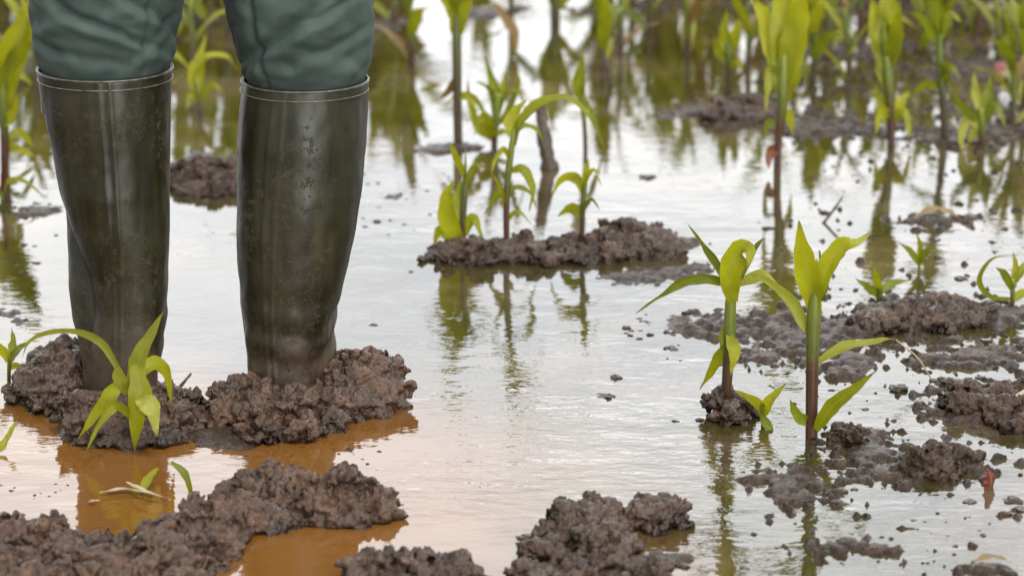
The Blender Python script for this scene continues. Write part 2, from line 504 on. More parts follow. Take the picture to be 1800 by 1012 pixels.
# ------------------------------------------------------------------ mud clods
def ico(sub=2):
    bm = bmesh.new()
    bmesh.ops.create_icosphere(bm, subdivisions=sub, radius=1)
    V = np.array([v.co[:] for v in bm.verts])
    Fc = np.array([[v.index for v in f.verts] for f in bm.faces])
    bm.free()
    return V, Fc
ICO2, ICO2F = ico(2)
ICO3, ICO3F = ico(3)

def lumpy(V, amp=0.35, freq=1.4, seed=0):
    nz = fbm(V * freq + seed * 7.7, 3, 0.55)
    return V * (1 + amp * nz)[:, None]

def poly_dist(poly, x, y):                     # signed distance (inside > 0)
    P = np.array(poly)
    inside = np.zeros(len(x), bool)
    d = np.full(len(x), 1e9)
    for i in range(len(P)):
        ax, ay = P[i]
        bx_, by_ = P[(i + 1) % len(P)]
        ex, ey = bx_ - ax, by_ - ay
        t = np.clip(((x - ax) * ex + (y - ay) * ey) / (ex * ex + ey * ey + 1e-12), 0, 1)
        d = np.minimum(d, np.hypot(x - ax - t * ex, y - ay - t * ey))
        c = ((ay > y) != (by_ > y)) & (x < ex * (y - ay) / (ey + 1e-12) + ax)
        inside ^= c
    return np.where(inside, d, -d)

def mud_mound(name, label, cat, polypx, H, mat, seed=0, big=130, small=260, edge=0.05, voxel=0.0026, peaks=(), group=None):
    H *= 0.68
    small = int(small * 0.75)
    voxel *= 0.9
    r_ = np.random.default_rng(seed + 100)
    poly = [tuple(gnd(a, b)[:2]) for a, b in polypx]
    P = np.array(poly)
    lo, hi = P.min(0), P.max(0)
    def sample(k, mind):
        xs, ys, ds = [], [], []
        while len(xs) < k:
            x = r_.uniform(lo[0], hi[0], 400)
            y = r_.uniform(lo[1], hi[1], 400)
            d = poly_dist(poly, x, y)
            m = d > mind
            xs += list(x[m]); ys += list(y[m]); ds += list(d[m])
        return np.array(xs[:k]), np.array(ys[:k]), np.array(ds[:k])
    def height(x, y, d):
        h = H * np.clip(d / edge, 0, 1) ** 0.36
        q = np.stack([x, y, np.full_like(x, seed)], 1)
        h = h * (0.72 + 0.75 * fbm(q * 17, 3))
        for (qx, qy, rr, hh) in peaks:
            g = gnd(qx, qy)
            h = h + hh * np.exp(-((x - g.x) ** 2 + (y - g.y) ** 2) / rr ** 2)
        return h
    Vs, Fs, nv = [], [], 0
    def add(cx, cy, cz, rx, ry, rz, sd):
        nonlocal nv
        th = r_.uniform(0, 6.28)
        V = lumpy(ICO2, 0.4, 1.3, sd) * np.array([rx, ry, rz])
        c, s = math.cos(th), math.sin(th)
        V = np.stack([V[:, 0] * c - V[:, 1] * s, V[:, 0] * s + V[:, 1] * c, V[:, 2]], 1) + np.array([cx, cy, cz])
        Vs.append(V); Fs.append(ICO2F + nv); nv += len(V)
    x, y, d = sample(big, 0.006)
    h = height(x, y, d)
    for i in range(big):
        r0 = float(np.clip(d[i] * 0.85, 0.006, 0.026)) * r_.uniform(0.7, 1.1)
        rz = max(0.010, (h[i] + 0.03) * 0.5)
        add(x[i], y[i], h[i] - rz, r0 * 1.15, r0 * 0.95, rz, i)
    x, y, d = sample(small, 0.0)
    h = height(x, y, d)
    for i in range(small):
        r0 = 0.005 + 0.0160 * r_.random() ** 1.5
        add(x[i], y[i], h[i] + r0 * r_.uniform(-.35, .35), r0 * r_.uniform(0.9, 1.5), r0, r0 * r_.uniform(0.7, 1.0), i + 500)
    V = np.concatenate(Vs)
    Fc = np.concatenate(Fs)
    c = np.array([V[:, 0].mean(), V[:, 1].mean(), 0])
    o = mesh_obj(name, V - c, Fc, mat)
    md = o.modifiers.new('fuse', 'REMESH')
    md.mode = 'VOXEL'
    md.voxel_size = voxel
    md.use_smooth_shade = True
    bake(o)
    me = o.data
    k = len(me.vertices)
    co_ = np.empty(k * 3); me.vertices.foreach_get('co', co_); co_ = co_.reshape(k, 3)
    no_ = np.empty(k * 3); me.vertices.foreach_get('normal', no_); no_ = no_.reshape(k, 3)
    slick = sstep(-0.15, 0.35, fbm(co_ * 16 + seed * 1.7, 2))       # some parts slumped smooth, most crumbly
    wp = co_ + 0.004 * np.stack([perlin(co_ * 120 + 3), perlin(co_ * 120 + 31), perlin(co_ * 120 + 77)], 1)
    a1, a2 = worley(wp * 52, seed)
    b1, b2 = worley(wp * 118, seed + 7)
    c1, c2 = worley(wp * 25 + 5.5, seed + 3)
    crack = (1 - sstep(0.0, 0.26, c2 - c1)) * 0.0085 - 0.006 * np.clip(0.55 - c1, 0, 1) + (1 - sstep(0.0, 0.34, a2 - a1)) * 0.0062 + (1 - sstep(0.0, 0.32, b2 - b1)) * 0.0015
    dsp = 0.0018 * fbm(co_ * 130 + seed * 3.1, 3, 0.65) - crack * (1 - 0.65 * slick) + 0.0030 * (0.6 - a1) + 0.0012
    co_ = co_ + no_ * dsp[:, None]
    me.vertices.foreach_set('co', co_.ravel())
    me.update()
    if not me.materials: me.materials.append(mat)
    o.location = c
    tag(o, label, cat, group)
    return o

mud_mound('mud_mound', 'brown mud heap trodden up behind the toe-out boot at the left edge', 'mud mound',
          [(18, 712), (40, 690), (95, 668), (150, 655), (200, 672), (215, 705), (165, 730), (90, 728)], 0.042, M['mud'], 1, 120, 240,
          peaks=((110, 680, .05, .026),))
mud_mound('mud_mound', 'low wet mud heap in front of the left boot, behind the seedling', 'mud mound',
          [(112, 742), (150, 722), (200, 715), (290, 700), (350, 705), (372, 735), (330, 775), (250, 790), (170, 788), (120, 772)], 0.020, M['mud'], 2, 150, 300, peaks=((140, 765, .03, .020), (190, 762, .035, .014), (260, 745, .05, .012)))
mud_mound('mud_mound', 'big red-brown ring of lumpy mud the right boot has sunk into', 'mud mound',
          [(360, 728), (400, 705), (470, 690), (560, 670), (590, 655), (640, 652), (688, 668), (706, 700), (694, 728), (610, 752), (545, 778), (480, 786), (420, 768), (375, 748)],
          0.040, M['mud_red'], 3, 300, 620, edge=0.045, peaks=((660, 690, .05, .022), (430, 735, .06, .010)))
mud_mound('mud_mound', 'two-humped brown mud ridge standing in orange water in front of the right boot', 'mud mound',
          [(398, 862), (450, 848), (520, 862), (560, 868), (610, 858), (655, 872), (688, 905), (655, 922), (590, 928), (520, 915), (450, 912), (405, 895)],
          0.018, M['mud_red'], 4, 150, 320, peaks=((470, 880, .035, .016), (600, 885, .035, .018), (540, 890, .02, -.012)))
mud_mound('mud_mound', 'broad rough mud bank filling the lower left corner', 'mud mound',
          [(-60, 935), (40, 925), (110, 935), (200, 975), (270, 945), (340, 905), (420, 895), (500, 905), (505, 925), (430, 945), (390, 985), (370, 1060), (-60, 1080)],
          0.024, M['mud_red'], 5, 420, 800, edge=0.06, voxel=0.003)
mud_mound('mud_clod', 'crumbly pile of dark mud lumps at the bottom edge, right of centre', 'mud clod',
          [(978, 925), (1040, 912), (1085, 920), (1110, 955), (1112, 990), (1060, 1000), (985, 1000), (925, 985), (945, 960)], 0.020, M['mud'], 6, 90, 230, edge=0.035,
          peaks=((1020, 935, .028, .014), (1080, 975, .02, .006)))
mud_mound('mud_clod', 'small round mud lump alone in pale water right of the crumbly pile', 'mud clod',
          [(1125, 915), (1160, 902), (1188, 912), (1192, 925), (1160, 934), (1130, 928)], 0.024, M['mud'], 7, 26, 50, edge=0.018)
mud_mound('mud_clod', 'wet brown mud hump cut by the bottom edge between the boots and the crumbly pile', 'mud clod',
          [(625, 1020), (680, 1002), (760, 998), (825, 1012), (830, 1050), (640, 1060)], 0.024, M['mud'], 8, 70, 160, edge=0.03)
mud_mound('mud_clod', 'flat wet mud spread along the bottom edge below the crumbly pile', 'mud clod',
          [(915, 1015), (1000, 1002), (1100, 1002), (1160, 1015), (1140, 1060), (930, 1060)], 0.014, M['mud'], 9, 80, 180, edge=0.03)
mud_mound('mud_clod', 'dark ragged mud clod gripping the foot of the corn plant with the curled top', 'mud clod',
          [(1254, 728), (1275, 716), (1300, 720), (1322, 728), (1322, 738), (1295, 744), (1264, 742)], 0.016, M['mud'], 10, 36, 80, edge=0.02,
          peaks=((1273, 730, .011, .020),))
mud_mound('mud_clod', 'long dark mud clod running off the right edge', 'mud clod',
          [(1640, 712), (1690, 698), (1760, 690), (1830, 690), (1830, 735), (1760, 742), (1690, 738)], 0.022, M['mud_grey'], 11, 80, 160, edge=0.03)
mud_mound('mud_clod', 'smooth rounded mud lump at the right edge below the long dark clod', 'mud clod',
          [(1740, 745), (1775, 725), (1830, 720), (1830, 765), (1780, 768)], 0.022, M['mud_grey'], 12, 40, 60, edge=0.03)
mud_mound('mud_clod', 'smooth grey wedge-shaped mud clod right of the red-based corn stem', 'mud clod',
          [(1460, 778), (1490, 764), (1522, 768), (1520, 782), (1485, 788)], 0.016, M['mud_grey'], 13, 24, 20, edge=0.02)
mud_mound('mud_clod', 'dark low mud clod beside the red petal at the lower right', 'mud clod',
          [(1585, 828), (1640, 800), (1700, 805), (1725, 822), (1670, 842), (1610, 845)], 0.010, M['mud_grey'], 14, 60, 120, edge=0.03)
mud_mound('mud_mound', 'long crumbly mud bar across the middle with young corn at its back', 'mud mound',
          [(745, 450), (800, 440), (900, 434), (1000, 432), (1080, 425), (1150, 422), (1205, 436), (1190, 452), (1090, 458), (960, 464), (850, 470), (770, 464)],
          0.011, M['mud'], 15, 200, 420, edge=0.06, voxel=0.0032, peaks=((1120, 432, .06, .011), (900, 448, .05, .003)))
mud_mound('mud_mound', 'brown mud bar with humped top to the right of the tall red-based corn', 'mud mound',
          [(1512, 570), (1560, 552), (1640, 545), (1720, 552), (1745, 566), (1690, 580), (1600, 586), (1540, 584)], 0.011, M['mud'], 16, 130, 260, edge=0.05, voxel=0.0032,
          peaks=((1620, 560, .07, .010),))
mud_mound('mud_mound', 'mud heap seen between the two legs', 'mud mound',
          [(285, 330), (320, 300), (370, 292), (425, 298), (430, 330), (390, 348), (330, 350)], 0.020, M['mud_grey'], 17, 110, 220, edge=0.05, voxel=0.0035)
mud_mound('mud_mound', 'dark far mud hump left of the tall purple-stemmed corn', 'mud mound',
          [(1225, 208), (1270, 194), (1330, 190), (1365, 198), (1350, 210), (1280, 216)], 0.022, M['mud'], 18, 70, 140, edge=0.05, voxel=0.004)

# single crumbs lying in the water
CR = []
for k in range(8):
    V = lumpy(ICO3, 0.55, 1.2, k + 3)
    V = V * (1 + 0.16 * fbm(V * 5 + k, 2))[:, None]
    V[:, 2] *= 0.55
    me = bpy.data.meshes.new('mud_crumb')
    me.from_pydata(V.tolist(), [], ICO3F.tolist())
    me.polygons.foreach_set('use_smooth', [True] * len(me.polygons))
    me.materials.append(M['mud_grey'] if k % 2 else M['mud'])
    CR.append(me)

def crumb(px, py, r_px, label, group):
    g = gnd(px, py)
    r = r_px / ppm(g)
    o = bpy.data.objects.new('mud_crumb', random.choice(CR))
    o.scale = (r * random.uniform(0.9, 1.35), r * random.uniform(0.9, 1.4), r * random.uniform(0.7, 1.0))
    o.rotation_euler = (0, 0, random.uniform(0, 6.28))
    o.location = (g.x, g.y, r * random.uniform(-0.25, 0.12))
    COL.objects.link(o)
    tag(o, label, 'mud crumb', group)
    return o

# crumbs that can be told apart
for px, py, r, lb in [
    (656, 571, 7, 'lone dark crumb in smooth pale water right of the right boot'),
    (1065, 696, 15, 'largest of the dark crumbs in open water between the boots and the corn'),
    (1082, 664, 9, 'crumb just behind the largest one in the open water'),
    (1670, 675, 19, 'rounded grey lump standing just behind the long dark clod'),
    (1578, 684, 15, 'grey crumb left of the rounded lump behind the long dark clod'),
    (1520, 719, 7, 'tiny dark crumb right of the lone lower corn leaf'),
    (1624, 716, 9, 'dark crumb at the left end of the long dark clod'),
    (1187, 740, 7, 'lone dark crumb left of the clod under the curled corn plant'),
    (1230, 738, 5, 'smallest lone crumb beside the clod under the curled corn plant'),
    (708, 655, 6, 'tiny crumb off the right side of the right boot mound'),
    (1272, 492, 1, ''),
    (1385, 848, 15, 'dark crumb left of the reflection of the red-based stem'),
    (1475, 865, 13, 'crumb pair member nearest the reflection of the red-based stem'),
    (1470, 886, 12, 'front crumb of the pair right of the stem reflection'),
    (1705, 882, 9, 'dark crumb in front of the red petal'),
    (1780, 880, 16, 'dark crumb at the lower right edge, largest of its trio'),
    (1765, 905, 12, 'front left crumb of the trio at the lower right edge'),
    (1796, 895, 12, 'crumb cut by the right edge in the lower right trio'),
    (930, 945, 16, 'mud lump broken off the left side of the crumbly pile'),
    (918, 945, 12, 'leftmost lump beside the crumbly pile'),
    (1130, 990, 14, 'mud lump off the right side of the crumbly pile'),
    (1165, 1000, 9, 'small lump near the bottom edge right of the crumbly pile'),
    (35, 905, 7, 'small crumb behind the broad bank at the left edge'),
    (20, 862, 4, 'tiny speck in the smooth puddle at the left edge'),
    (1690, 490, 9, 'dark crumb alone in the bright water at the upper right'),
    (1450, 375, 9, 'dark crumb beside the reflection of the purple-stemmed corn'),
    (1350, 402, 10, 'dark crumb left of the reflection of the purple-stemmed corn'),
    (1138, 312, 10, 'dark crumb in the bright strip right of the stub'),
    (1795, 610, 11, 'crumb at the right edge above the long dark clod'),
]:
    if lb: crumb(px, py, r, lb, 'lone mud crumbs in the water')

def scatter(n_, cx, cy, rx, ry, r0, r1, label, group):
    for _ in range(n_):
        a, q = random.uniform(0, 6.28), math.sqrt(random.random())
        crumb(cx + rx * q * math.cos(a), cy + ry * q * math.sin(a), random.uniform(r0, r1) * random.uniform(0.6, 1), label, group)
scatter(34, 1300, 590, 220, 50, 3, 9, 'small dark crumb among many on the wet mud behind the front corn', 'crumbs on the wet mud behind the front corn')
scatter(34, 1560, 812, 190, 42, 3, 10, 'small crumb among many strewn around the lower right clods', 'crumbs around the lower right clods')
scatter(22, 1420, 855, 70, 36, 4, 10, 'small dark crumb among those around the stem reflection', 'crumbs around the stem reflection')
scatter(26, 960, 472, 260, 26, 3, 8, 'small crumb among those fringing the middle mud bar', 'crumbs along the middle mud bar')
scatter(26, 1720, 640, 110, 60, 3, 9, 'small crumb among those behind the long dark clod', 'crumbs behind the long dark clod')
scatter(14, 1050, 990, 170, 22, 4, 11, 'small crumb among those around the crumbly pile', 'crumbs around the crumbly pile')
scatter(12, 560, 800, 170, 20, 3, 7, 'small crumb among those in front of the right boot', 'crumbs in front of the right boot')
scatter(10, 60, 840, 70, 40, 2, 4, 'tiny speck among those in the left puddle', 'specks in the left puddle')
scatter(18, 700, 350, 110, 70, 2, 6, 'small crumb among those in the water right of the right boot', 'crumbs right of the right boot')
scatter(14, 1500, 950, 250, 40, 2, 6, 'small crumb among those in the rippled water at the bottom right', 'crumbs at the bottom right')
scatter(16, 50, 400, 60, 90, 3, 7, 'small crumb among those left of the left boot', 'crumbs left of the left boot')

# ------------------------------------------------------------------ corn
def catmull(P, n_):
    P = [np.array(p, float) for p in P]
    if len(P) == 2: P = [P[0], (P[0] + P[1]) / 2, P[1]]
    Q = [2 * P[0] - P[1]] + P + [2 * P[-1] - P[-2]]
    seg = len(P) - 1
    out_ = []
    for k in range(n_):
        t = k / (n_ - 1) * seg
        i = min(int(t), seg - 1)
        f = t - i
        a, b, c, d = Q[i:i + 4]
        out_.append(0.5 * (2 * b + (c - a) * f + (2 * a - 5 * b + 4 * c - d) * f * f + (3 * b - a - 3 * c + d) * f ** 3))
    return np.array(out_)

def leaf_mesh(path, wdir, w, seg=16, fold=0.28, base=0.45, peak=0.35, wav=0.05, seed=0):
    """path: (k,3) points; wdir(i, T) -> unit width vector; w in metres."""
    k = len(path)
    V, UV, Fc = [], [], []
    S = (-1, -0.55, 0, 0.55, 1)
    for i in range(k):
        t = i / (k - 1)
        T = path[min(i + 1, k - 1)] - path[max(i - 1, 0)]
        T = T / (np.linalg.norm(T) + 1e-9)
        W = wdir(t, T)
        W = W - T * W.dot(T)
        W = W / (np.linalg.norm(W) + 1e-9)
        Nn = np.cross(T, W)
        prof = (base + (1 - base) * min(1, t / peak) ** 0.8) * max(0.02, 1 - max(0, (t - peak) / (1 - peak)) ** 1.35)
        hw = w * 0.5 * prof * (1 + 0.10 * math.sin(t * 9 + seed * 1.7) * math.sin(t * 23 + seed))
        for s in S:
            e = wav * w * abs(s) * math.sin(t * 17 + seed + (2 if s > 0 else 0))
            V.append(path[i] + W * s * hw + Nn * (abs(s) * fold * hw * 1.6 * (1 - 0.6 * t) + e))
            UV.append((0.5 + 0.5 * s, t))
    for i in range(k - 1):
        for j in range(4):
            a = i * 5 + j
            Fc.append((a, a + 1, a + 6, a + 5))
    return np.array(V), Fc, np.array(UV)

def tube_mesh(path, radii, nseg=10):
    k = len(path)
    V, UV, Fc = [], [], []
    for i in range(k):
        T = path[min(i + 1, k - 1)] - path[max(i - 1, 0)]
        T = T / (np.linalg.norm(T) + 1e-9)
        A = np.cross(T, [0.0, 1.0, 0.02])
        A /= np.linalg.norm(A) + 1e-9
        B = np.cross(T, A)
        for j in range(nseg):
            th = 2 * math.pi * j / nseg
            V.append(path[i] + (A * math.cos(th) + B * math.sin(th)) * radii[i])
            UV.append((j / nseg, i / (k - 1)))
    for i in range(k - 1):
        for j in range(nseg):
            Fc.append((i * nseg + j, i * nseg + (j + 1) % nseg, (i + 1) * nseg + (j + 1) % nseg, (i + 1) * nseg + j))
    Fc.append(tuple(range(nseg))[::-1])
    Fc.append(tuple((k - 1) * nseg + j for j in range(nseg)))
    return np.array(V), Fc, np.array(UV)

SLIM = {1: 0.82, 2: 0.80, 3: 0.8, 4: 0.78, 11: 0.95, 12: 0.9, 21: 0.9}
def traced_corn(label, basepx, stem, leaves, name='corn_plant', cat='corn plant', group='young corn plants in the flooded field', stem_mat='stem', leafmat='leaf', seed=0, reds=True):
    """stem: list of (px, py, width px); leaves: (points [(px, py[, depth m])], width px, tilt deg[, material])."""
    rs = random.Random(seed)
    g = gnd(*basepx)
    root = empty(name, g)
    tag(root, label, cat, group)
    Y = g.y
    if stem:
        P = [np.array(at_y(a, b, Y)) for a, b, _ in stem]
        W = [c for _, _, c in stem]
        P[0] = P[0] - np.array([0, 0, 0.03])
        path = catmull(P, 18)
        wr = np.interp(np.linspace(0, len(W) - 1, 18), range(len(W)), W) / ppm(g) / 2 * (0.68 if seed in (11, 12) else 0.86)
        if len(stem) > 4: wr = wr * np.interp(np.linspace(0, 1, 18), [0, .55, 1], [1, 1, .12])
        V, Fc, UV = tube_mesh(path, wr)
        mesh_obj('stem', V - np.array(g), Fc, M[stem_mat], root, uvs=UV)
    for li, lf in enumerate(leaves):
        pts, wpx, tilt = lf[:3]
        mat = lf[3] if len(lf) > 3 else leafmat
        sgn = rs.choice((-1, 1))
        dmax = rs.uniform(0.01, 0.045) * sgn
        P = []
        for i, p in enumerate(pts):
            dd = p[2] if len(p) > 2 else dmax * (i / (len(pts) - 1))
            P.append(np.array(at_y(p[0], p[1], Y + dd)))
        path = catmull(P, 18)
        a = R(tilt)
        view = np.array(FWD)
        def wd(t, T, a=a):
            perp = np.cross(T, view)
            perp /= np.linalg.norm(perp) + 1e-9
            tw = a * (0.6 + 0.8 * t)
            return perp * math.cos(tw) + view * math.sin(tw)
        V, Fc, UV = leaf_mesh(path, wd, wpx * SLIM.get(seed, 0.78) / ppm(g) / max(0.35, math.cos(a)), seed=li + seed, wav=0.06)
        mesh_obj('leaf', V - np.array(g), Fc, M[mat], root, uvs=UV)
    return root

# the front corn with the red stem base
traced_corn('tallest front corn plant, thick stem dark red at its base', (1427, 772),
    [(1427, 775, 25), (1427, 700, 25), (1428, 620, 27), (1431, 540, 32), (1434, 480, 36), (1436, 455, 26)],
    [([(1433, 545), (1422, 490), (1411, 430), (1404, 388)], 50, 25),
     ([(1432, 530), (1452, 475), (1478, 436), (1505, 427), (1532, 408, .03)], 40, 30),
     ([(1426, 590), (1408, 555), (1390, 525), (1350, 492), (1318, 482)], 26, 35, 'leaf_pale'),
     ([(1434, 755, -.01), (1462, 715, -.03), (1500, 685, -.05), (1542, 650, -.07)], 32, 20),
     ([(1423, 745), (1402, 728), (1388, 700)], 26, 20, 'leaf_deep'),
     ([(1432, 640), (1480, 612), (1540, 600), (1575, 594)], 18, 45, 'leaf_pale'),
     ([(1440, 530), (1446, 490), (1440, 440)], 30, 40, 'leaf_deep')], seed=1)
traced_corn('front corn plant with curled broad top leaf, standing in a dark clod', (1277, 728),
    [(1276, 730, 20), (1277, 690, 20), (1281, 620, 24), (1283, 560, 28), (1286, 505, 36), (1290, 480, 28)],
    [([(1284, 500), (1240, 488), (1195, 497), (1160, 520), (1118, 550)], 22, 40, 'leaf_deep'),
     ([(1284, 500), (1262, 465), (1238, 432), (1208, 392)], 18, 40, 'leaf_deep'),
     ([(1288, 530, -.01), (1284, 480, -.025), (1300, 440, -.03), (1318, 442, -.045), (1312, 478, -.055)], 52, 10),
     ([(1300, 495), (1318, 455), (1332, 430), (1345, 418)], 14, 30, 'leaf_deep'),
     ([(1296, 500), (1335, 488), (1362, 505), (1385, 540)], 26, 40, 'leaf_pale'),
     ([(1280, 600), (1264, 625), (1248, 655), (1230, 684)], 26, 25),
     ([(1282, 590, -.01), (1290, 620, -.03), (1284, 660, -.035)], 30, 15),
     ([(1280, 560), (1270, 590), (1268, 620)], 20, 30, 'leaf_pale')], seed=2)
traced_corn('tiny forked seedling in the water between the two front corn plants', (1340, 742),
    [(1340, 744, 8), (1342, 725, 9), (1343, 712, 9)],
    [([(1343, 722), (1325, 702), (1288, 684)], 22, 25, 'leaf'),
     ([(1340, 730), (1352, 705), (1384, 672)], 26, 20),
     ([(1338, 728, -.01), (1352, 755, -.03), (1372, 795, -.05)], 20, 25, 'leaf_deep')], name='corn_seedling', cat='seedling', seed=3)
traced_corn('bright yellow-green seedling in front of the left boot', (238, 792),
    [(238, 795, 9), (236, 750, 13), (234, 700, 22), (234, 660, 24)],
    [([(236, 690), (242, 640), (262, 595), (291, 542)], 40, 20, 'leaf_pale'),
     ([(228, 680), (205, 640), (180, 602), (140, 582), (92, 582), (50, 600), (36, 645)], 18, 40, 'leaf_pale'),
     ([(222, 665), (195, 690), (165, 730), (135, 775)], 32, 20),
     ([(238, 640, -.01), (246, 690, -.02), (240, 740, -.02), (236, 795, -.01)], 52, 8),
     ([(240, 665), (268, 640), (292, 655), (302, 715)], 34, 20),
     ([(244, 700, -.02), (266, 718, -.03), (276, 768, -.035)], 44, 15, 'leaf_pale'),
     ([(236, 735, -.01), (205, 712, -.03), (176, 742, -.04), (148, 800, -.05)], 22, 30),
     ([(226, 690), (210, 660), (205, 640)], 34, 15, 'leaf_pale')], name='corn_seedling', cat='seedling', seed=4)
traced_corn('pair of thin leaves rising from the puddle below the bright seedling', (250, 868),
    [(250, 870, 6), (252, 855, 6)],
    [([(250, 868), (262, 840), (282, 818)], 20, 30),
     ([(300, 812, .0), (322, 830, .0), (334, 860, .0), (334, 884, 0)], 16, 30, 'leaf_deep')], name='corn_seedling', cat='seedling', seed=5)
# middle group behind the mud bar
traced_corn('slender corn in the middle mud bar with one long leaf arching right', (892, 438),
    [(892, 442, 12), (890, 380, 13), (893, 310, 14), (902, 240, 18), (906, 215, 16)],
    [([(904, 255), (915, 215), (950, 182), (995, 172), (1030, 200), (1062, 262)], 20, 40),
     ([(903, 240), (902, 205), (925, 175)], 34, 20),
     ([(898, 300), (920, 300), (936, 335), (930, 372)], 22, 30),
     ([(890, 330), (872, 345), (850, 378)], 14, 40, 'leaf_deep'),
     ([(892, 350), (906, 330), (932, 340), (944, 372)], 12, 35, 'leaf_deep'), ([(891, 370), (880, 330), (862, 300)], 10, 40), ([(898, 280), (884, 262), (868, 285), (862, 320)], 12, 35),
     ([(902, 240), (920, 222), (945, 230), (958, 262)], 12, 40, 'leaf_deep'), ([(890, 390), (910, 372), (935, 395)], 10, 30)], seed=6)
traced_corn('short corn in the middle mud bar with bowed leaves beside the slender one', (1022, 436),
    [(1022, 438, 10), (1024, 380, 11), (1028, 320, 12), (1030, 290, 10)],
    [([(1026, 340), (1012, 312), (985, 316), (968, 352)], 22, 30),
     ([(1026, 380), (1004, 366), (980, 380)], 26, 20),
     ([(1026, 330), (1032, 300), (1034, 278)], 16, 30), ([(1027, 320), (1044, 300), (1058, 330)], 10, 35), ([(1025, 370), (1040, 352), (1056, 372)], 10, 35, 'leaf_deep')], seed=7)
traced_corn('low leafy corn clump at the left end of the middle mud bar', (812, 438),
    [(812, 441, 15), (813, 400, 14), (816, 350, 13), (818, 300, 12), (818, 262, 9)],
    [([(812, 428), (790, 390), (786, 345), (800, 318)], 44, 15), ([(812, 430), (776, 405), (762, 432)], 30, 20), ([(814, 415), (832, 385), (850, 425)], 26, 20),
     ([(815, 390), (806, 350), (812, 310)], 30, 20, 'leaf_deep'), ([(817, 330), (836, 292), (858, 300)], 14, 35, 'leaf_deep'), ([(817, 310), (800, 270), (790, 250)], 16, 30)], stem_mat='stem_dark', seed=26)
traced_corn('upright single-bladed corn behind the middle bar', (1030, 268),
    [(1030, 272, 9), (1028, 230, 9), (1024, 180, 12), (1023, 150, 14)],
    [([(1024, 185), (1018, 150), (1022, 120), (1024, 92)], 30, 15, 'leaf_deep'),
     ([(1024, 170), (1045, 215), (1062, 262)], 14, 35, 'leaf_deep')], seed=8)
traced_corn('bushy small corn on the thin mud strip left of the dark stub', (866, 256),
    [(866, 258, 12), (872, 210, 14), (876, 165, 16)],
    [([(876, 200), (868, 150), (850, 95)], 26, 25, 'leaf_deep'),
     ([(874, 205), (884, 160), (890, 120)], 22, 25),
     ([(868, 235), (850, 205), (832, 240)], 26, 20),
     ([(868, 235), (845, 228), (826, 175), (822, 130)], 20, 30),
     ([(870, 225), (895, 195), (912, 140), (895, 125)], 16, 35, 'leaf_deep'),
     ([(866, 245), (858, 225), (846, 215)], 34, 15), ([(872, 200), (896, 160), (915, 170), (925, 210)], 10, 40, 'leaf_deep'), ([(866, 230), (838, 175), (806, 165), (778, 190)], 11, 40), ([(870, 215), (862, 160), (832, 140)], 12, 30, 'leaf_deep'), ([(866, 240), (888, 232), (902, 250)], 14, 25)], seed=9)
traced_corn('tall bare-stalked corn rising from the thin mud strip out of frame', (806, 254),
    [(806, 256, 18), (804, 180, 18), (803, 90, 19), (802, 0, 22), (802, -60, 22)],
    [([(803, 60), (812, -10), (800, -90)], 50, 20), ([(803, 40), (780, -20), (740, -70)], 30, 30), ([(803, 130), (788, 160), (770, 175)], 16, 30, 'leaf_dry'),
     ([(803, 10), (840, -40), (880, -60)], 34, 30), ([(803, -40), (790, -100), (770, -150)], 40, 25), ([(805, 170), (825, 175), (840, 200)], 14, 30)], stem_mat='stem_dark', seed=10)
# right: tall back plants
traced_corn('tall fan-leaved corn with purple stem at the upper right', (1366, 300),
    [(1366, 303, 20), (1368, 250, 20), (1374, 200, 26), (1376, 150, 36), (1378, 100, 40), (1379, 60, 30)],
    [([(1376, 160), (1366, 90), (1345, 30), (1318, -10)], 46, 20), ([(1376, 150), (1380, 70), (1378, 0), (1372, -80)], 60, 8), ([(1378, 150), (1396, 80), (1406, 10), (1404, -60)], 50, 20),
     ([(1376, 190), (1388, 210), (1394, 240)], 18, 25), ([(1374, 170), (1356, 120), (1348, 160), (1346, 200)], 20, 30, 'leaf_pale'),
     ([(1378, 180), (1402, 130), (1412, 90)], 20, 30), ([(1366, 262), (1352, 272), (1350, 300)], 22, 20, 'leaf_red'), ([(1368, 230), (1350, 215), (1344, 255)], 12, 30, 'leaf_deep')], seed=11)
traced_corn('tall corn with a skirt of lower leaves right of the fan-leaved one', (1568, 252),
    [(1568, 255, 20), (1566, 210, 20), (1562, 150, 28), (1556, 80, 36), (1554, 40, 30)],
    [([(1560, 120), (1548, 50), (1530, -10)], 48, 20), ([(1560, 110), (1562, 40), (1560, -50)], 60, 8), ([(1562, 120), (1576, 60), (1582, 0)], 30, 25),
     ([(1566, 220), (1550, 180), (1538, 150)], 26, 25), ([(1566, 225), (1584, 180), (1600, 160)], 22, 25), ([(1568, 215), (1590, 200), (1600, 250)], 20, 25),
     ([(1566, 200), (1546, 200), (1538, 245)], 20, 30), ([(1564, 170), (1550, 110), (1546, 80)], 24, 30, 'leaf_pale')], seed=12)
traced_corn('dark thin-stemmed corn right of the skirted corn', (1662, 248),
    [(1662, 252, 16), (1658, 190, 15), (1652, 120, 14), (1650, 60, 14)],
    [([(1652, 150), (1625, 150), (1600, 170)], 22, 30), ([(1652, 130), (1670, 120), (1690, 140)], 22, 30), ([(1650, 80), (1630, 40), (1600, 20)], 24, 30), ([(1651, 70), (1672, 30), (1690, 40)], 26, 30),
     ([(1650, 60), (1648, 10), (1650, -40)], 30, 20), ([(1656, 150), (1664, 130), (1660, 100)], 20, 20)], stem_mat='stem_dark', leafmat='leaf_deep', seed=13)
